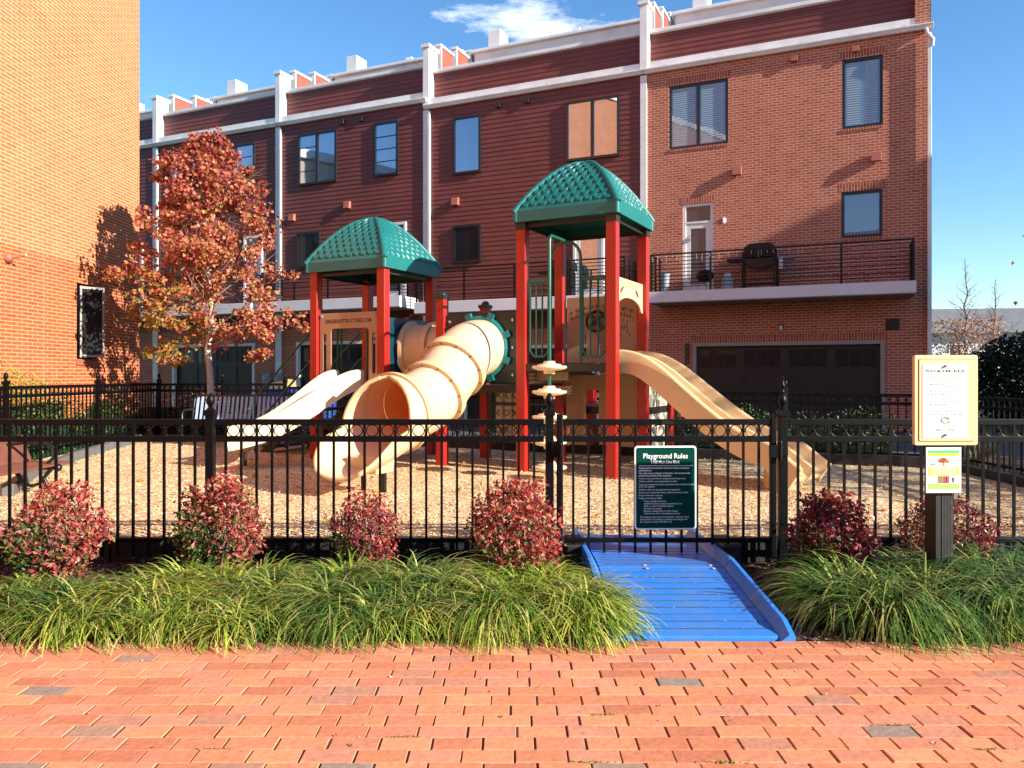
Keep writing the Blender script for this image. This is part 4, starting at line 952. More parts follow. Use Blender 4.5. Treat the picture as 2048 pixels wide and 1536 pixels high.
def L2(x, y): # world to play-local
    dx, dy = x-1.37, y-10.54; c, s = math.cos(R(27.4)), math.sin(R(27.4)); return (dx*c - dy*s, dx*s + dy*c)
open_slide('double_slide', (-.03,.67), (1.0,.62), L2(3.66,9.52), [(0,1.68),(.10,1.685),(.24,1.56),(.42,1.22),(.58,.90),(.72,.66),(.82,.545),(.90,.50),(.95,.45),(1,.12)], uprof(.76,.17,.03,.14,True), 'tan')
pd = MB(); c = L2(3.40, 9.72); pd.lathe([(.23,0),(.235,.36),(.2,.40)], (c[0],c[1],.02), 28); pd.build('slide_pedestal', M['tan'], play, smooth=40)
MB().tube([(0.0,.16,1.75),(.0,.16,1.92)], .03, 8).build('slide_hood_pin', M['tan'], play)
open_slide('single_slide', ((FX0+FX1)/2,FY0+.02), ((FX0+FX1)/2-.02,FY0-.75), L2(-4.12,11.28), [(0,1.33),(.12,1.33),(.28,1.20),(.5,.93),(.7,.68),(.84,.56),(.93,.52),(1,.47)], uprof(.46,.25,.03,.07), 'sunlit_tan')
c = L2(-3.98, 11.45); sl = MB(); sl.prism([(-.16,.50),(.16,.50),(.10,.36),(-.10,.36)], -.12, .12, 'y'); o = sl.build('slide_bracket', M['tan'], play, bevel=.02); o.location = (c[0],c[1],0)
o = MB().tube([(0,0,0),(0,0,.37)], .028, 8).build('leg', M['iron'], play); o.location = (c[0]+.05,c[1],0)

# ================================================================== fences
ZT = 1.157
def fence_run(parent, p0, p1, z0=0.0, gate=False, spacing=.1188, clear=.045):
    "rails, pickets and the row of rings between two points of the parent's frame"
    p0 = Vector((*p0,0)); p1 = Vector((*p1,0)); L_ = (p1-p0).length; d = (p1-p0)/L_; n = max(2, round(L_/spacing)); sp = L_/n; ang = math.atan2(d.y,d.x)
    def loc(o): o.location = (p0.x,p0.y,z0); o.rotation_euler = (0,0,ang); return o
    rl = MB().box(clear,L_-clear,-.016,.016,ZT-.045,ZT).box(clear,L_-clear,-.016,.016,.98,1.025).box(clear,L_-clear,-.016,.016,.198,.234); loc(rl.build('rail', M['black'], parent, bevel=.003))
    pk = MB(); rg = MB()
    for k in range(1, n): x = k*sp; pk.box(x-.009,x+.009,-.009,.009,.085,ZT-.046)
    for k in range(n): x = (k+.5)*sp; rg.ring((x,0,1.068), .0445, .0045, 'y', 20, 5)
    for k in range(2, n, 2): rg.lathe([(.012,-.014),(.012,.014),(.006,.02)], (k*sp,0,1.068), 8, (0,-1,0))
    loc(pk.build('pickets', M['black'], parent, fix=False)); loc(rg.build('ring_row', M['black'], parent, smooth=60, fix=False))
def fence_post(parent, x, y, z0=0.0, h=1.215, tall=False):
    o = MB().box(-.032,.032,-.032,.032,-.02,h).build('fence_post', M['black'], parent, bevel=.004); o.location = (x,y,z0)
    pr = [(.001,.135),(.012,.128),(.026,.105),(.034,.078),(.030,.052),(.016,.034),(.012,.026),(.022,.018),(.030,.008),(.040,.0)]
    f = MB().box(-.042,.042,-.042,.042,h-.03,h+.012).lathe(list(reversed(pr)), (0,0,h+.012), 16)
    if tall: f.lathe([(.012,.125),(.018,.14),(.010,.155),(.014,.175),(.022,.19),(.014,.21),(.008,.235),(.014,.25),(.001,.27)], (0,0,h+.012), 12)
    f.build('finial', M['black'], o, smooth=40)
FY = 6.03
ft = thing('metal_fence', 'black ring-topped picket fence behind the front shrubs, left of the gate', 'fence', (0,FY,0), 0, 'black ring-topped playground fences')
for x in (-7.63,-4.99,-2.346,.292): fence_post(ft, x, 0)
for a, b in ((-7.63,-4.99),(-4.99,-2.346),(-2.346,.292)): fence_run(ft, (a,0), (b,0))
ft = thing('metal_fence', 'black ring-topped picket fence behind the tan sign, right of the gate', 'fence', (0,FY,0), 0, 'black ring-topped playground fences')
fence_post(ft, 2.105, 0, tall=True); fence_post(ft, 4.745, 0); fence_post(ft, 7.38, 0); fence_run(ft, (2.105,0), (4.745,0)); fence_run(ft, (4.745,0), (7.38,0))
gt = thing('gate', 'closed black metal gate with the green rules sign on it', 'gate', (0,FY,0))
fence_run(gt, (.356,0), (2.040,0), clear=.03)
for x in (.372, 2.030):
    o = MB().box(x-.025,x+.025,-.025,.025,.085,ZT+.04).build('gate_stile', M['black'], gt, bevel=.01)
lt = MB().box(.30,.345,-.06,-.026,.86,.99).box(.352,.395,-.07,-.027,.85,1.0).tube([(.375,-.09,.87),(.375,-.10,.98)], .014, 8).build('latch', M['black'], gt, bevel=.006)
hg = MB().box(1.99,2.06,-.06,-.02,.86,.96).tube([(2.07,-.05,.84),(2.07,-.05,.99)], .018, 10).box(2.06,2.13,-.055,-.02,.87,.95).build('hinge', M['black'], gt, bevel=.005)
MB().box(1.16,1.25,-.0205,-.0165,1.118,1.148).build('maker_plate', M['iron'], gt)
GRP = 'black ring-topped playground fences'
lf = thing('metal_fence', 'black metal fence running back along the orange brick building', 'fence', (0,0,0), 0, GRP)
ys = [6.3,8.8,11.3,13.8,16.2]
for y in ys: fence_post(lf, -7.38, y, .18)
for a, b in zip(ys, ys[1:]): fence_run(lf, (-7.38,a), (-7.38,b), .18)
bf = thing('metal_fence', 'black metal fence behind the far bench and the maple', 'fence', (0,0,0), 0, GRP)
for x in (-6.05,-4.75): fence_post(bf, x, 16.2, .17, tall=False)
fence_run(bf, (-7.38,16.2), (-6.05,16.2), .17); fence_run(bf, (-6.05,16.2), (-4.75,16.2), .17)
rf = thing('metal_fence', 'black metal fence behind the play structure in front of the garages', 'fence', (0,0,0), 0, GRP)
e0, e1 = Vector((-4.75,16.2)), Vector((6.75,11.72)); nn = 5
for k in range(nn):
    a = e0 + (e1-e0)*k/nn; b = e0 + (e1-e0)*(k+1)/nn; fence_run(rf, a, b, .10-.012*k); fence_post(rf, b.x, b.y, .10-.012*k)
sf = thing('metal_fence', 'black metal fence coming forward at the right edge beyond the tan sign', 'fence', (0,0,0), 0, GRP)
for a, b in ((11.72,9.3),(9.3,6.6)): fence_run(sf, (6.75,a), (6.75,b), .03); fence_post(sf, 6.75, b, .03)

# ================================================================== border timbers
def timber(x0, y0, x1, y1, z0, z1, m, label, group, w=.12):
    d = Vector((x1-x0,y1-y0,0)); L_ = d.length
    t = MB().box(0.004,L_-.004,-w/2,w/2,z0,z1).build('border_timber', M[m], None, bevel=.012); t.location = (x0,y0,0); t.rotation_euler = (0,0,math.atan2(d.y,d.x))
    tag(t, label, 'border timber', group); return t
G1 = 'black border timbers under the front fence'
for k, x in enumerate((-6.9,-5.06,-3.22,-1.38)): timber(x, 6.27, x+1.84, 6.27, -.05, .185, 'border', 'black border timber under the front fence left of the gate, one of an end-to-end row', G1)
for k, x in enumerate((1.76,3.6,5.4)): timber(x, 6.27, min(x+1.84,6.9), 6.27, -.05, .185, 'border', 'black border timber under the front fence right of the gate, one of an end-to-end row', 'black border timbers right of the gate')
for k, (x, m) in enumerate(((.535,'left'),(1.69,'right'))):
    t = MB().box(-.075,.075,-.20,.20,-.03,.185).box(-.05,.05,-.21,.21,-.03,.12).build('border_end_block', M['border'], None, bevel=.015); t.location = (x-.04 if k == 0 else x+.02, 6.2, 0); tag(t, f'black end block of the border at the {m} side of the blue ramp', 'border timber')
LB = [(-5.6,8.6),(-6.25,10.1),(-6.65,11.7),(-6.98,13.4),(-7.2,15.0)]
for (a, b), (c, d) in zip(LB, LB[1:]): timber(a, b, c, d, .02, chip_z(a, b)+.14, 'border_grey', 'grey border timber edging the chips below the left hedge, one of a curved row', 'grey border timbers on the left')
for k in range(5):
    a = e0 + (e1-e0)*k/5; b = e0 + (e1-e0)*(k+1)/5; o_ = Vector((-.02,-.32)); timber(a.x+o_.x, a.y+o_.y, b.x+o_.x, b.y+o_.y, .0, .28, 'border', 'black border timber below the rear fence, one of an end-to-end row', 'black border timbers at the rear')
timber(6.45,11.3,6.45,8.9,.0,.22,'border','black border timber below the right side fence, farther of two','black border timbers on the right side'); timber(6.45,8.9,6.45,6.5,.0,.22,'border','black border timber below the right side fence, nearer of two','black border timbers on the right side')

# ================================================================== blue ramp
def ramp_thing():
    t = thing('access_ramp', 'bright blue plastic ramp rising from the brick pavement through the gate', 'ramp', (0,0,0))
    x0, x1 = .622, 1.50
    for (ya, za, yb, zb, n, nm) in ((4.36,.030,5.51,.135,11,'lower_deck'),(5.525,.135,6.82,.095,12,'upper_deck')):
        mb = MB(); dy = (yb-ya)/n
        for k in range(n):
            a = ya+dy*k+.004; b = ya+dy*(k+1)-.004; za_ = za+(zb-za)*(a-ya)/(yb-ya); zb_ = za+(zb-za)*(b-ya)/(yb-ya); r = random.uniform(-.001,.001)
            mb.add([(x0,a,za_-.012),(x1,a,za_-.012),(x1,a+.002,za_+r),(x0,a+.002,za_+r),(x1,b-.002,zb_+r),(x0,b-.002,zb_+r),(x1,b,zb_-.012),(x0,b,zb_-.012)], [(0,1,2,3),(3,2,4,5),(5,4,6,7)])
        mb.add([(x0,ya,za-.012),(x1,ya,za-.012),(x1,yb,zb-.012),(x0,yb,zb-.012),(x0,ya,-.02),(x1,ya,-.02),(x1,yb,-.02),(x0,yb,-.02)], [(0,1,2,3),(0,1,5,4),(1,2,6,5),(2,3,7,6),(3,0,4,7)])
        d = mb.build(nm, M['blue'], t, fix=False)
        jl = MB()
        for k in range(1, n): y = ya+dy*k; z = za+(zb-za)*(y-ya)/(yb-ya); jl.box(x0+.04, x1-.04, y-.0055, y+.0055, z-.011, z+.0006)
        jl.build('plank_joints', mat('dirt_in_joints', (.05,.045,.05), .9, .7, 25), d)
        for s, xa, xb in ((1,x1+.002,x1+.085),(-1,x0-.085,x0-.002)):
            h = .062; m2 = MB(); xo = xb if s > 0 else xa; xi = xa if s > 0 else xb
            ys_ = [ya-.03, ya+.10, yb] if nm == 'lower_deck' else [ya, yb-.05, yb]
            prof = []
            for i, y in enumerate(ys_):
                f = (y-ya)/(yb-ya); z = za+(zb-za)*f; hh = h*(.35 if (i == 0 and nm == 'lower_deck') or (i == 2 and nm != 'lower_deck') else 1)
                prof.append([(xi,y,z-.02),(xi+s*.042,y,z+hh-.008),(xi+s*.050,y,z+hh),(xo-s*.008,y,z+hh),(xo,y,z+hh-.012),(xo,y,-.02)])
            b = len(m2.v)
            for p in prof: m2.v += p
            for i in range(2):
                for j in range(5): m2.f.append((b+i*6+j, b+i*6+j+1, b+(i+1)*6+j+1, b+(i+1)*6+j))
            m2.f.append(tuple(b+j for j in range(6))); m2.f.append(tuple(b+12+j for j in range(6)))
            m2.build('side_curb', M['blue'], t, smooth=35, bevel=0)
    for x in (.95, 1.42):
        for y in (5.47, 5.56): MB().lathe([(.016,0),(.012,.006)], (x,y,.135), 10).build('hinge_bolt', M['grey'], t)
ramp_thing()

# ================================================================== signs
def green_sign():
    w, h = .482, .648; t = thing('rules_sign', 'dark green playground rules sign with white border, mounted on the gate', 'sign', (1.187, FY-.034, .628), R(2))
    ro = lambda d, r: rrect(-w/2+d, w/2-d, -h/2+d, h/2-d, r)
    plate('sign_board', [ro(0,.025)], .004, M['sign_white'], t, (0,0,0), (1,0,0), (0,0,1), .001)
    plate('sign_face', [ro(.013,.018)], .002, M['sign_green'], t, (0,-.0045,0), (1,0,0), (0,0,1), 0)
    TX_ = lambda s, x, z, size, al='LEFT', bold=0, width=None: text('lettering', s, M['sign_white'], t, (x,-.0062,z), (1,0,0), (0,0,1), size, al, .0004, bold, width=width)
    TX_('Playground Rules', 0, .228, .055, 'CENTER', .0005, .345); TX_('1100 Main Line Blvd.', 0, .188, .034, 'CENTER', .0002, .22)
    MB().box(-.21,.21,-.0068,-.006,.1695,.1725).build('rule_line', M['sign_white'], t)
    z = .148
    for s, ind, gap, bd in (('Playground hours are from sunrise to sunset, except by',0,.019,.0004),('permitted use.',0,.021,.0004),('Use trash cans to dispose of all waste.  Do not put trash',0,.019,.0004),('around the outside of the container.',0,.022,.0004),
        ('Vehicles only permitted in designated parking zones.',0,.022,0),('Children shall be accompanied by an adult.',0,.024,0),('Keep play equipment and its perimeters free of obstructions',0,.017,0),('and loose objects.',0,.023,0),('Children shall use age-appropriate equipment.',0,.022,0),
        ('Avoid use of equipment when surfaces are wet or hot.',0,.022,0),('Proper footwear required.',0,.022,0),('Playground rules prohibit:',0,.023,0),('Dogs in playground area',1,.019,0),('Amplified sound, except by permitted use',1,.019,0),('Glass or other breakable objects',1,.019,0),('Alcoholic beverages',1,.019,0),
        ('Bicycles, skateboards or roller skates',1,.019,0),('Outside toys left in the playground area',1,.027,0),('This playground is open to the public.  Potomac Yard',.3,.019,0),('Homeowners Association maintains the playground.',.3,.019,0),('For inquiries contact 703.385.1133',.3,.02,0)):
        TX_(s, -.21 + .04*ind, z, .0175, 'LEFT', bd); z -= gap
green_sign()
def tan_sign():
    YS = 5.07; xs = 2.785
    p = thing('rules_sign', 'tan framed playground rules sign with white panel on a dark ribbed post', 'sign', (xs, YS, 0), R(3))
    po = MB().box(-.053,.053,-.062,.062,-.05,1.3); 
    pst = po.build('post', mat('dark_post', (.006,.006,.007), .5, .2, 10), p, bevel=.004)
    rb = MB()
    for k in range(8): x = -.012 + k*.0098; rb.box(x, x+.005, -.0665, -.0615, -.02, 1.3)
    rb.build('ribs', mat('rib_grey', (.05,.05,.05), .45, .2, 10), pst)
    w, h = .42, .58; zc = 1.338; y = -.078
    ro = lambda d, r: rrect(-w/2+d, w/2-d, -h/2+d, h/2-d, r)
    b = plate('frame', [ro(0,.014)], .022, M['sign_tan'], p, (.0,y,zc), (1,0,0), (0,0,1), .003)
    MB().box(-.02,.03,y-.004,y+.006,zc+h/2-.002,zc+h/2+.009).build('frame_lug', M['sign_tan'], p)
    plate('groove', [ro(.024,.012), ro(.027,.010)], .001, M['groove'], p, (0,y-.0147,zc), (1,0,0), (0,0,1), 0)
    plate('inner_frame', [ro(.028,.010)], .004, M['sign_tan'], p, (0,y-.0160,zc), (1,0,0), (0,0,1), .001)
    a0, a1, b0, b1 = -.162, .135, -.240, .232
    plate('sign_panel', [rrect(a0,a1,b0,b1,.008)], .003, M['sign_white'], p, (0,y-.0205,zc), (1,0,0), (0,0,1), .0005)
    yy = y - .0235
    text('lettering', 'PLAYGROUND RULES', M['ink'], p, (-.012,yy,zc+.178), (1,0,0), (0,0,1), .026, 'CENTER', .0003, .0006, width=.252)
    for q in (.219, -.222):
        bo = MB(); bolt(bo, (-.012,yy+.001,zc+q), (0,-1,0), .009); bo.build('screw', M['grey'], p)
    MB().box(-.085,.12,yy-.0003,yy+.0005,zc+.160,zc+.1615).build('rule_line', M['ink'], p)
    g = np.random.default_rng(2); ln = MB(); pale = mat('very_pale_ink', (.13,.13,.13), .7, 0)
    for k in range(12):
        z = zc + .142 - k*.0215; x = -.132 + (.016 if k in (2,4,6,8,9) else 0); end = .11 if k not in (2,5,8,9) else g.uniform(-.06,.02)
        while x < end:
            l = float(g.uniform(.008,.03)); ln.box(x, min(end,x+l), yy-.0002, yy+.0005, z, z+.0055); x += l + .006
    ln.build('text_rows', pale, p)
    el = MB(); n = 40
    plate('logo', [[(.0322*math.cos(2*PI*i/n), .0225*math.sin(2*PI*i/n)) for i in range(n)]], .0006, M['logo'], p, (-.012,yy,zc-.128), (1,0,0), (0,0,1), 0)
    bird = [(-.026,.004),(-.014,.013),(-.002,.012),(.008,.004),(.022,.002),(.031,.001),(.024,-.004),(.014,-.006),(.011,-.013),(.003,-.016),(-.003,-.017),(-.006,-.013),(-.013,-.014),(-.012,-.010),(-.022,-.008),(-.018,-.003)]
    plate('logo_bird', [bird], .0006, M['sign_white'], p, (-.012,yy-.0008,zc-.128), (1,0,0), (0,0,1), 0)
    text('lettering', '800 421 9968', M['ink'], p, (-.012,yy,zc-.196), (1,0,0), (0,0,1), .017, 'CENTER', .0003, 0, width=.125)
    MB().box(-.145,.115,yy-.0002,yy+.0005,zc-.171,zc-.169).build('footer_line', M['ink'], p)
tan_sign()
def flyer():
    w, h = .229, .292; t = thing('flyer', 'laminated notice with green and yellow bands pinned to the ribbed signpost', 'notice', (2.77, 4.975, .89), R(2))
    def rect(nm, x0, x1, z0, z1, col, d): 
        return MB().box(-w/2+w*x0, -w/2+w*x1, -d-.0008, -d, -h/2+h*z0, -h/2+h*z1).build(nm, mat(nm+'_ink', col, .5, 0), t)
    MB().box(-w/2,w/2,-.002,.001,-h/2,h/2).build('paper', M['sign_white'], t)
    rect('green_band',.05,.94,.875,.935,(.05,.50,.12),.0022); rect('yellow_band',.05,.94,.80,.870,(.66,.70,.06),.0022)
    rect('lime_band',.05,.94,.38,.565,(.62,.72,.05),.0022); rect('green_strip',.05,.94,.08,.20,(.30,.62,.10),.0022)
    for z in (.52,.47,.42): rect('white_words',.12,.86,z,z+.018,(.80,.82,.70),.0032)
    rect('red_mark',.12,.27,.60,.65,(.55,.22,.20),.0022)
    rect('picture',.34,.66,.59,.78,(.55,.46,.40),.0022)
    tr = MB(); 
    for k in range(40): a = random.uniform(0,6.28); r = random.random()**.5; x = -w/2+w*(.5+.15*r*math.cos(a)); z = -h/2+h*(.71+.055*r*math.sin(a)); tr.box(x-.005,x+.005,-.0042,-.0034,z-.004,z+.004)
    tr.box(-w/2+w*.485,-w/2+w*.515,-.004,-.0033,-h/2+h*.595,-h/2+h*.68); tr.build('tree_print', mat('autumn_print', (.42,.12,.05), .6, .5, 90), t)
    rect('photo_print',.33,.48,.21,.37,(.22,.16,.05),.0022); rect('photo_print',.49,.66,.21,.37,(.60,.06,.08),.0022)
    fg = MB(); 
    for cx, zz in ((.575,.0),(.77,.0)):
        x = -w/2+w*cx; fg.ball((x,-.004,-h/2+h*.325), .0045, 8); fg.bar((x,-.004,-h/2+h*.315),(x+.001,-.004,-h/2+h*.265),.009,.001,(0,1,0)); fg.bar((x,-.004,-h/2+h*.27),(x-.008,-.004,-h/2+h*.225),.004,.001,(0,1,0)); fg.bar((x,-.004,-h/2+h*.27),(x+.008,-.004,-h/2+h*.225),.004,.001,(0,1,0)); fg.bar((x,-.004,-h/2+h*.30),(x+.011,-.004,-h/2+h*.31),.003,.001,(0,1,0))
    fg.build('figure_print', M['inkdk'], t)
    rect('word_mark',.12,.30,.27,.30,(.5,.35,.3),.0022)
flyer()

# ================================================================== benches
def near_bench():
    t = thing('park_bench', 'brown slatted park bench with black iron ends at the left edge', 'bench', (-5.50, 8.28, .04), R(88))
    L_ = 1.8
    for k in range(6): MB().box(-L_/2+.03,L_/2-.03,-.30+k*.085,-.235+k*.085,.425,.450).build('seat_slat', M['wood'], t, bevel=.006)
    for k in range(5):
        z = .47+k*.062; y = .22+k*.022; MB().bar((-L_/2+.03,y,z),(L_/2-.03,y,z),.022,.068,(0,.31,1)).build('back_slat', M['wood'], t, bevel=.006)
    for s in (-1, 1):
        x = s*L_/2*.62; e = MB()
        e.tube([(x,-.30,.40),(x,.18,.40),(x,.23,.46),(x,.34,.76)], .022, 8)
        e.tube([(x,-.34,.0),(x,-.24,.12),(x,-.14,.28),(x,-.24,.40)], .026, 8); e.tube([(x,.36,.0),(x,.24,.10),(x,.12,.26),(x,.20,.40)], .026, 8); e.tube([(x,-.14,.24),(x,0,.19),(x,.12,.24)], .018, 8)
        e.tube([(x,.29,.66),(x,.1,.69),(x,-.16,.68),(x,-.27,.63),(x,-.28,.54),(x,-.20,.46),(x,-.22,.41)], .022, 8); e.ball((x,-.31,.405), .045)
        e.build('end_frame', M['iron'], t, smooth=50)
near_bench()
def far_bench():
    t = thing('park_bench', 'blue grey metal bench with vertical back slats before the rear fence', 'bench', (-5.05, 14.35, .16), R(0))
    L_ = 1.84; n = 22
    for k in range(n):
        x = -L_/2+.05+(L_-.1)*k/(n-1); MB().tube([(x,-.28,.47),(x,-.24,.50),(x,.10,.49),(x,.17,.53),(x,.29,.93)], .001, 4)
        b = MB(); pts = [(x,-.27,.46),(x,-.24,.49),(x,.12,.48),(x,.18,.53),(x,.30,.95)]
        for p, q in zip(pts, pts[1:]): b.bar(p, q, .044, .010, (0,-.5,1) if q[2]-p[2] < .1 else (0,-1,.3))
        b.build('slat', M['bluegrey'], t)
    f = MB(); f.tube([(-L_/2,.30,.95),(L_/2,.30,.95)], .02, 8).tube([(-L_/2,-.27,.45),(L_/2,-.27,.45)], .02, 8).tube([(-L_/2,.15,.47),(L_/2,.15,.47)], .02, 8); f.build('frame', M['iron'], t)
    for s in (-1,1):
        x = s*(L_/2+.02); e = MB(); e.tube([(x,-.30,0),(x,-.28,.45),(x,-.28,.64),(x,-.20,.70),(x,.10,.70),(x,.24,.72)], .02, 8).tube([(x,.28,0),(x,.16,.46),(x,.31,.97)], .02, 8); e.build('end_frame', M['iron'], t, smooth=50)
far_bench()

# ================================================================== planting in the front bed
def shrub(label, x, y, r, h, seed, n, mix, name='red_shrub', zc=.48, leaf=(.035,.065), lean=(0,0), group='red-leaved shrubs in front of the fence'):
    r *= .89
    n = int(n*2.0); leaf = (leaf[0]*.80, leaf[1]*.84)
    t = thing(name, label, 'shrub', (x, y, 0), 0, group)
    st = MB(); g = np.random.default_rng(seed)
    for k in range(14):
        a = g.uniform(0,6.28); rr = r*g.uniform(.3,.75); top = h*g.uniform(.55,.9); st.tube([(rr*.12*math.cos(a),rr*.12*math.sin(a),0),(rr*.5*math.cos(a),rr*.5*math.sin(a),top*.55),(rr*math.cos(a),rr*math.sin(a),top)], [.009,.006,.003], 5)
    st.build('stem', M['twig'], t)
    P, d, rad = ellipsoid_pts(n, (0,0,h*zc), (r,r,h*(1-zc)*1.02), .42, .12, -.95, seed)
    # uneven sprays: tufts that stick out
    for _ in range(16):
        a = g.uniform(0,6.28); e = g.uniform(-.2,1.3); dv = np.array([math.cos(a)*math.cos(e), math.sin(a)*math.cos(e), math.sin(e)]); c = np.array([0,0,h*zc]) + dv*np.array([r,r,h*(1-zc)])*g.uniform(.92,1.06)
        P = np.vstack([P, c + g.normal(0,.035,(44,3))]); d = np.vstack([d, np.tile(dv,(44,1))])
    P[:,2] = np.maximum(P[:,2], .03)
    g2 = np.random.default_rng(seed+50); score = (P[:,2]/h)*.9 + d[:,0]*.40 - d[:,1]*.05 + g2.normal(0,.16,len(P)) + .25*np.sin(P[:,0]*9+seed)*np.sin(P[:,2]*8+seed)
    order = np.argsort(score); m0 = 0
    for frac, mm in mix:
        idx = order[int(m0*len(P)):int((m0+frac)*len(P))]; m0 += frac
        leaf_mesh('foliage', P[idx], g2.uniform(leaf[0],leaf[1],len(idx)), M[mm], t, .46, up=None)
MIXA = [(.30,'nandina_green'),(.25,'nandina_mix'),(.45,'nandina_red')]
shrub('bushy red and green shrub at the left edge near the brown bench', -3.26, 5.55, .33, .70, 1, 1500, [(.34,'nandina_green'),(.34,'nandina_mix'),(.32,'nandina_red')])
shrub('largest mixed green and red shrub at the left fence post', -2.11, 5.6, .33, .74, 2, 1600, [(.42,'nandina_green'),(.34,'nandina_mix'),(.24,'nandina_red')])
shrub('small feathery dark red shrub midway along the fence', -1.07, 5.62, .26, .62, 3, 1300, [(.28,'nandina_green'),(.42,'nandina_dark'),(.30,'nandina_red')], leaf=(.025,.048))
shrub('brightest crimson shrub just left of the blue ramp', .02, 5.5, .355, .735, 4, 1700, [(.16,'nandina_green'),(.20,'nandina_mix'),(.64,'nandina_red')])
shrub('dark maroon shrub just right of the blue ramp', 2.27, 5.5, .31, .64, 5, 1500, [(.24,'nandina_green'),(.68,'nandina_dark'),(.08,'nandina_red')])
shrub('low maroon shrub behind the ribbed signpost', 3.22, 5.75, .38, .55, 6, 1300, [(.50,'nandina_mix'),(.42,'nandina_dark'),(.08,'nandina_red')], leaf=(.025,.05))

def liriope(name, label, clumps, seed, m, per=380):
    g = np.random.default_rng(seed); B = []; AZ = []; LN = []; WD = []; LE = []
    for cx, cy, s in clumps:
        n = int(per*s); a = g.uniform(0,6.28,n); r = .11*s*np.sqrt(g.uniform(0,1,n)); B.append(np.stack([cx+r*np.cos(a), cy+r*np.sin(a), np.full(n,.01)],1))
        bias = g.uniform(0,6.28); AZ.append(np.where(g.uniform(0,1,n) < .45, bias + g.normal(0,.45,n), a + g.normal(0,.5,n))); LN.append(g.uniform(.28,.60,n)*s); WD.append(g.uniform(.010,.018,n)); LE.append(np.abs(g.normal(.30,.34,n)) + r*2.8)
    o = blades(name, np.vstack(B), np.concatenate(AZ), np.concatenate(LN), np.concatenate(WD), np.concatenate(LE), M[m], None, 7, 1.42)
    tag(o, label, 'ground cover', None, 'stuff'); return o
g = np.random.default_rng(12); cl = []; cd = []
x = -3.75
while x < .42:
    for yr in (4.47, 4.66, 4.90, 5.14):
        yy = yr + g.uniform(-.06,.06); xx = x + g.uniform(-.08,.08)
        if yr > 5 and xx < -2.3: continue
        if xx > .30 and yr > 5: continue
        s = g.uniform(.85,1.12) * (.84 if xx < -2.6 else 1) * (.72 if yr < 4.55 else 1)
        (cl if (math.sin(xx*3.1+1.2)+g.uniform(-.8,.8)) > -.3 else cd).append((xx, yy, s))
    x += .225
cl += [(.38,4.50,1.0),(.40,4.70,1.05),(.34,4.95,1.0),(.48,4.58,.85),(.52,4.46,.7),(.2,5.2,.9)]
liriope('liriope_ground_cover', 'arching strappy yellow green grass filling the bed left of the blue ramp', cl, 21, 'liriope')
liriope('liriope_ground_cover', 'darker green strappy grass tufts mixed through the bed left of the blue ramp', cd, 22, 'liriope_dark')
cr_ = [(xx + g.uniform(-.05,.05), yy + g.uniform(-.05,.05), s*1.1) for xx, yy, s in ((1.98,4.75,1.0),(2.12,5.0,1.1),(2.3,4.7,1.15),(2.4,5.02,1.2),(2.55,4.72,1.2),(2.62,5.08,1.05),(2.85,4.6,1.15),(2.92,5.22,1.1),(3.08,4.75,1.2),(3.12,5.05,1.25),(3.35,4.6,1.15),(3.38,4.95,1.25),(3.42,5.3,1.2),(3.62,4.75,1.2),(3.65,5.1,1.25),(3.9,4.6,1.2),(3.9,4.95,1.2),(3.95,5.3,1.2),(2.2,4.55,.85),(2.72,4.85,1.05),(2.78,4.72,1.0),(2.9,4.9,1.05))]
liriope('liriope_ground_cover', 'long arching dark green grass around the base of the tan sign', cr_, 23, 'liriope_dark', 400)

# ================================================================== hedges, trees and far things
def hedge(label, p0, p1, h, w, m, n, seed, name='hedge', z0=.1):
    p0 = Vector(p0); p1 = Vector(p1); d = p1-p0; L_ = d.length; t = thing(name, label, 'hedge' if name == 'hedge' else 'shrub', (p0.x,p0.y,z0), math.atan2(d.y,d.x)); g = np.random.default_rng(seed)
    u = g.uniform(0,L_,n); a = g.uniform(0,PI,n); top = h*(1+.10*np.sin(u*3+seed)+.06*np.sin(u*7)); rr = g.uniform(.7,1.05,n)
    P = np.stack([u, np.cos(a)*w/2*rr, np.abs(np.sin(a))**.6*top*rr],1); leaf_mesh('foliage', P, g.uniform(.03,.055,n), M[m], t, .6)
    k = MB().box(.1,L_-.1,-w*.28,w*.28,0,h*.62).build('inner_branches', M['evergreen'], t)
hedge('low clipped green hedge along the fence before the orange brick wall', (-7.75,10.5), (-7.75,16.0), .95, .6, 'boxwood', 3600, 31)
hedge('sunlit yellow green rounded bush against the orange brick wall at the left edge', (-8.35,12.2), (-8.25,14.0), 1.45, .8, 'yellowbush', 2600, 32, 'yellow_bush')
hedge('dark hedge with russet leaves at the corner of the orange brick wall', (-8.0,16.6), (-6.2,16.7), 1.15, .9, 'nandina_mix', 2000, 33)
hedge('low green hedge behind the far bench', (-6.2,16.9), (-3.6,16.6), .75, .6, 'boxwood', 1800, 34)
hedge('sunlit boxwood hedge behind the rear fence before the garage', (.6,15.0), (6.3,12.75), .78, .7, 'boxwood', 4200, 35)
hedge('bronze leaved bush beyond the right side fence', (7.6,11.6), (8.6,10.6), 1.0, .8, 'nandina_mix', 900, 36, 'bronze_bush', 0)
def tuft(x, y, s, label):
    n = 160; gg = np.random.default_rng(77); a = gg.uniform(0,6.28,n)
    o = blades('ornamental_grass', np.stack([x+.1*np.cos(a),y+.1*np.sin(a),np.zeros(n)],1), a, gg.uniform(.5,.9,n)*s, np.full(n,.012), np.abs(gg.normal(.1,.2,n)), M['dry'], None, 6)
    tag(o, label, 'grass')
tuft(7.4, 12.3, 1.0, 'dry tan ornamental grass clump beyond the right fence corner')

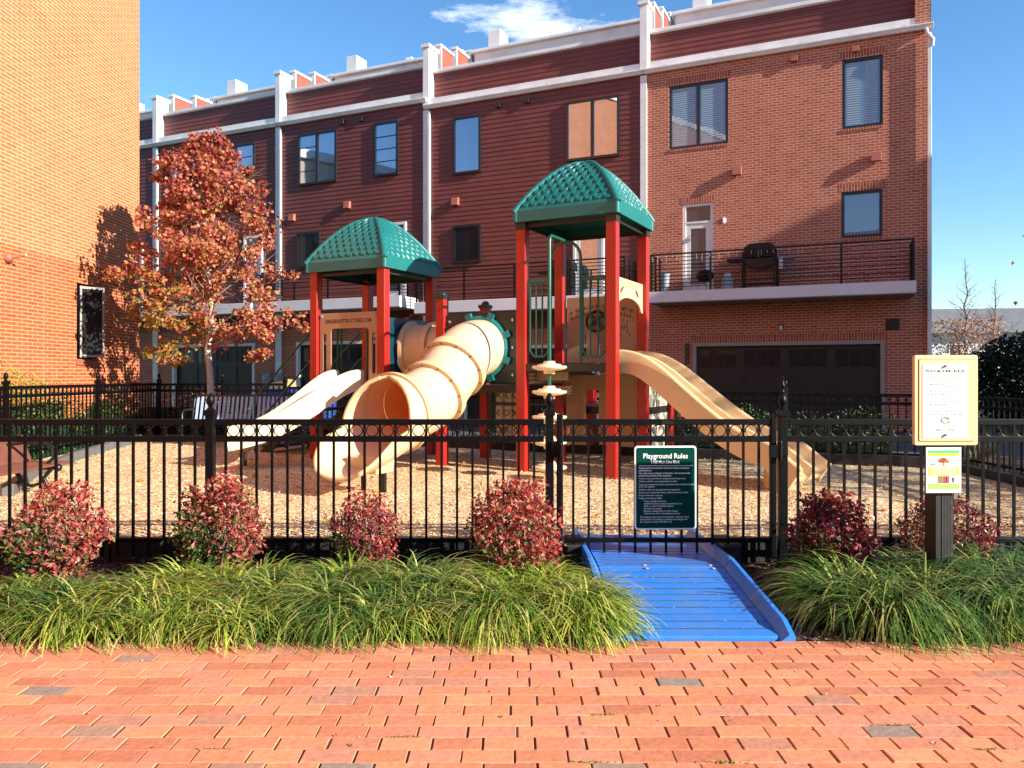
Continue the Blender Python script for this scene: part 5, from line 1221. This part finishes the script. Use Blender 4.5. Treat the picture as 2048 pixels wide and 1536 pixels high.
def branch_tree(t, base_r, height, seed, levels, spread, n_side, mtrunk, lean=0.0, tip=None):
    "a tapered trunk with limbs and twigs; returns twig end points"
    g = np.random.default_rng(seed); tr = MB(); lm = MB(); tips = []
    pts = [Vector((0,0,-.05))]; n = 12
    for k in range(1, n+1): pts.append(Vector((g.normal(0,.02)*k*.4+lean*k/n, g.normal(0,.02)*k*.4, height*k/n)))
    tr.tube(pts, [base_r*(1-.93*k/n) for k in range(n+1)], 10)
    for i in range(n_side):
        f = levels[0] + (levels[1]-levels[0])*i/(n_side-1); z = height*f; k = min(n-1,int(f*n)); p = pts[k].lerp(pts[k+1], f*n-k)
        a = i*2.4 + g.uniform(-.4,.4); L_ = spread(f)*g.uniform(.8,1.1); up = .55+.5*f
        q = [p]; d = Vector((math.cos(a),math.sin(a),up)).normalized()
        for s in range(4): d = (d + Vector(g.normal(0,.12,3)) + Vector((0,0,.05))).normalized(); q.append(q[-1]+d*L_/4)
        r0 = base_r*.38*(1-f*.7); lm.tube(q, [r0,r0*.75,r0*.5,r0*.3,r0*.12], 6); tips.append(q[-1])
        for s in (1,2,3,4):
            for _ in range(2):
                d2 = (d*.6 + Vector(g.normal(0,.6,3))).normalized(); e = q[s]+d2*L_*.35; lm.tube([q[s],(q[s]+e)/2+Vector(g.normal(0,.02,3)),e], [r0*.28,r0*.18,r0*.07], 4, False); tips.append(e)
    tr.build('trunk', M[mtrunk], t, smooth=60); lm.build('limbs', M[mtrunk if mtrunk == 'twig' else 'twig'], t, smooth=60)
    return np.array([tuple(p) for p in tips])
def maple():
    t = thing('maple_tree', 'young maple in red and gold autumn leaf with a pale trunk', 'tree', (-6.2, 15.95, .15)); H = 6.15
    prof_z = np.array([1.55,1.9,2.3,3.0,3.8,4.7,5.5,6.0,6.25]); prof_r = np.array([.9,1.42,1.70,1.66,1.50,1.42,1.08,.55,.15])
    branch_tree(t, .085, 5.6, 3, (.34,.93), lambda f: np.interp(f*5.6, prof_z, prof_r)*.85, 28, 'bark')
    g = np.random.default_rng(8); C = []; nc = 250
    while len(C) < nc:
        z = g.uniform(1.55,6.2); r = np.interp(z, prof_z, prof_r); a = g.uniform(0,6.28); rr = r*math.sqrt(g.uniform(.08,1.05))
        if z < 2.2 and rr < .75: continue
        if z < 2.0 and math.sin(a*2.0+.6) < .1: continue
        lump = .84+.30*math.sin(3*a+z*1.7)*math.sin(2.1*z+a); C.append((rr*lump*math.cos(a), rr*lump*math.sin(a), z))
    P = []
    for c in C:
        k = int(g.integers(50,110)); d = g.normal(0,1,(k,3)); d /= np.linalg.norm(d,axis=1)[:,None]; P.append(np.array(c) + d*(g.uniform(.3,1,k)[:,None]*g.uniform(.16,.38))*[1,1,.70])
    P = np.vstack(P); n = len(P)
    sc = P[:,2]/6.2 + g.normal(0,.13,n); low = (P[:,2] + g.normal(0,.3,n) < 3.0) & (P[:,0] + g.normal(0,.45,n) < -.2); top = (sc > .78)
    for mk, m in ((low,'maple_low'),(top & ~low,'maple_top'),(~low & ~top,'maple')):
        leaf_mesh('crown', P[mk], g.uniform(.055,.095,mk.sum()), M[m], t, .9, droop=.5)
maple()
def bare_tree(label, x, y, h, seed, leaves=0, lz=(0,0), mm='rust_leaf'):
    t = thing('bare_tree', label, 'tree', (x,y,-.05)); tips = branch_tree(t, .13, h, seed, (.28,.97), lambda f: h*.36*(1.02-f), 34, 'twig')
    if leaves:
        g = np.random.default_rng(seed); a = g.uniform(0,6.28,leaves); z = g.uniform(lz[0],lz[1],leaves); r = 1.9*np.sqrt(g.uniform(0,1,leaves)); leaf_mesh('leaves', np.stack([r*np.cos(a),r*np.sin(a),z],1), g.uniform(.08,.16,leaves), M[mm], t, .7)
bare_tree('bare tree with a skirt of russet leaves behind the tan sign', 24.6, 42.0, 7.9, 41, 2600, (1.4,4.6))
bare_tree('bare tree right of the russet one, behind the dark evergreen', 28.0, 45.0, 7.2, 42)
def evergreen():
    t = thing('evergreen_tree', 'broad dark evergreen beyond the right fence', 'tree', (15.3, 23.5, 0)); MB().tube([(0,0,0),(0,0,1.2)], .1, 8).build('trunk', M['twig'], t)
    P, d, _ = ellipsoid_pts(9500, (0,0,1.35), (1.3,1.3,1.35), .35, .10, -1, 43); leaf_mesh('crown', P, rng.uniform(.08,.15,len(P)), M['evergreen'], t, .6)
evergreen()
def far_house():
    t = thing('far_house', 'distant house row with a grey shingle roof at the far right', 'house', (36,62,0), R(-8))
    MB().box(-16,24,0,10,-.1,4.9).build('wall', M['pale_siding'], t)
    MB().prism([(-.8,4.85),(5,7.2),(10.8,4.85)], -16.6, 24.6, 'x').build('roof', M['shingle'], t)
    for k in range(14): 
        x = -14+k*2.6; w = MB().box(x,x+1.0,-.06,-.01,2.3,4.0).build('window', M['white'], t); MB().box(x+.1,x+.9,-.075,-.062,2.4,3.9).build('pane', M['pane_dark'], w)
far_house()
def side_tree():
    t = thing('shade_tree', 'gold leaved tree reaching in at the right edge of the picture', 'tree', (8.1, 9.4, 0)); branch_tree(t, .12, 5.6, 44, (.30,.95), lambda f: 1.5*(1.1-f), 18, 'twig')
    g = np.random.default_rng(45); n = 900; a = g.uniform(0,6.28,n); z = g.uniform(1.9,5.4,n); r = 1.85*np.sqrt(g.uniform(.05,1,n))*np.interp(z,[1.9,2.6,4,5.4],[.7,1,.85,.3]); leaf_mesh('crown', np.stack([r*np.cos(a),r*np.sin(a),z],1), g.uniform(.05,.09,n), M['gold_leaf'], t, .7)
side_tree()
for k, (x, y, h) in enumerate(((12.8,5.4,7.5),(15.5,8.0,7.0))):
    t = thing('street_tree', 'nearly bare tree outside the right edge that dapples the chips with shade', 'tree', (x,y,0), 0, 'nearly bare street trees on the right'); branch_tree(t, .13, h, 50+k, (.25,.95), lambda f: 2.6*(1.1-f), 30, 'twig')
    g = np.random.default_rng(60+k); n = 2600; a = g.uniform(0,6.28,n); z = g.uniform(1.9,h,n); r = 2.3*np.sqrt(g.uniform(.02,1,n))*np.interp(z,[1.9,3,h],[.8,1,.2]); leaf_mesh('crown', np.stack([r*np.cos(a),r*np.sin(a),z],1), g.uniform(.08,.15,n), M['gold_leaf'], t, .8)

# ---- houses beyond the edges of the picture: they shade and mirror in what the camera sees
def edge_house(label, cat, loc, w, d, h, m, n):
    t = thing('neighbouring_building', label, cat, loc); MB().box(0,w,0,d,-.1,h).build('wall', m, t); MB().box(-.2,w+.2,-.2,d+.2,h+.003,h+.45).build('cornice', M['white'], t, bevel=.02)
    for k in range(n):
        for z in (1.2, 4.6, 8.0):
            y = d*(k+.5)/n; x = -.03 if loc[0] > 0 else w+.03; o = MB().box(min(x,x+.001)-.03,x+.03,y-.5,y+.5,z,z+1.7).build('window', M['navy'], t); xo = x-.034 if loc[0] > 0 else x+.034
            MB().add([(xo,y-.42,z+.08),(xo,y+.42,z+.08),(xo,y+.42,z+1.62),(xo,y-.42,z+1.62)], [(0,1,2,3)]).build('pane', M['pane'], o, fix=False)
edge_house('tall brick building outside the right edge that shades the lower part of the brick house', 'building', (28,2.5,0), 10, 13.5, 15.2, M['brick_dark'], 4)
edge_house('tan sided house outside the left edge, mirrored in the upper windows', 'building', (-27,11,0), 10, 13, 12.2, M['tan_siding'], 4)

# ---- litter: dry leaves and grit
def litter():
    g = np.random.default_rng(91); P = []
    n = 900; x = g.uniform(-3.6,3.6,n); y = 4.33 + g.normal(0,.035,n); P.append(np.stack([x,y,np.full(n,.018)],1)[(x < .55) | (x > 1.62)])
    n = 70; P.append(np.stack([g.uniform(-2.6,2.6,n), g.uniform(2.6,4.3,n), np.full(n,.016)],1))
    n = 420; x = g.uniform(.64,1.48,n); y = 4.36+.10455*g.integers(1,11,n)+g.normal(0,.004,n); P2 = np.stack([x, y, .030+(y-4.36)*.0913],1); leaf_mesh('ramp_grit', P2, g.uniform(.004,.015,n), M['litter'], None, .5, up=(0,0,2.5))['kind'] = 'stuff'
    P = np.vstack(P); leaf_mesh('leaf_litter', P, g.uniform(.008,.028,len(P)), M['litter'], None, .5, up=(0,0,2.5))['kind'] = 'stuff'
    n = 260; x = g.uniform(-6.5,6.3,n); y = g.uniform(6.6,14,n); P = np.array([(a,b,chip_z(a,b)+.022) for a,b in zip(x,y) if b < back_y(a)-.4])
    leaf_mesh('fallen_leaves', P, g.uniform(.05,.09,len(P)), M['gold_leaf'], None, .8, up=(0,0,2.2))['kind'] = 'stuff'
    C = [(.82,3.02),(.30,2.93),(1.9,3.1),(-.45,3.22),(2.05,2.98),(.42,3.35),(1.05,2.9),(-1.2,3.05),(1.62,3.28)]
    P = np.vstack([np.stack([cx+g.normal(0,.045,60), np.full(60, 4.335-.1045*round((4.335-cy)/.1045))+g.normal(0,.0035,60), np.full(60,.012)+g.uniform(0,.004,60)],1) for cx, cy in C])
    leaf_mesh('joint_moss', P, g.uniform(.004,.010,len(P)), M['moss'], None, .7, up=(0,0,1.5))['kind'] = 'stuff'
M['litter'] = island('dry_litter', [(0,(.10,.06,.03)),(.4,(.32,.20,.10)),(.8,(.55,.42,.26)),(1,(.66,.58,.44))], .9, .15, fine=0)
M['moss'] = island('green_moss', [(0,(.08,.12,.02)),(1,(.26,.32,.05))], .9, .1, fine=0)
litter()

t = thing('neighbouring_building', 'unseen dark brick houses added behind the camera to block skylight', 'building', (-48, -28, 0)); MB().box(0,58,0,12,-.1,11.5).build('wall', M['brick_red'], t); MB().box(-.3,58.3,-.3,12.3,11.503,12.0).build('cornice', M['grey'], t)  # unseen row added to cut the skylight reaching the playground
for k in range(12):
    for z in (1.0, 4.4, 7.8):
        o = MB().box(2+k*4.6, 3.6+k*4.6, 12.0, 12.06, z, z+1.9).build('window', M['navy'], t); MB().box(2.1+k*4.6, 3.5+k*4.6, 12.062, 12.07, z+.1, z+1.8).build('pane', M['pane'], o)
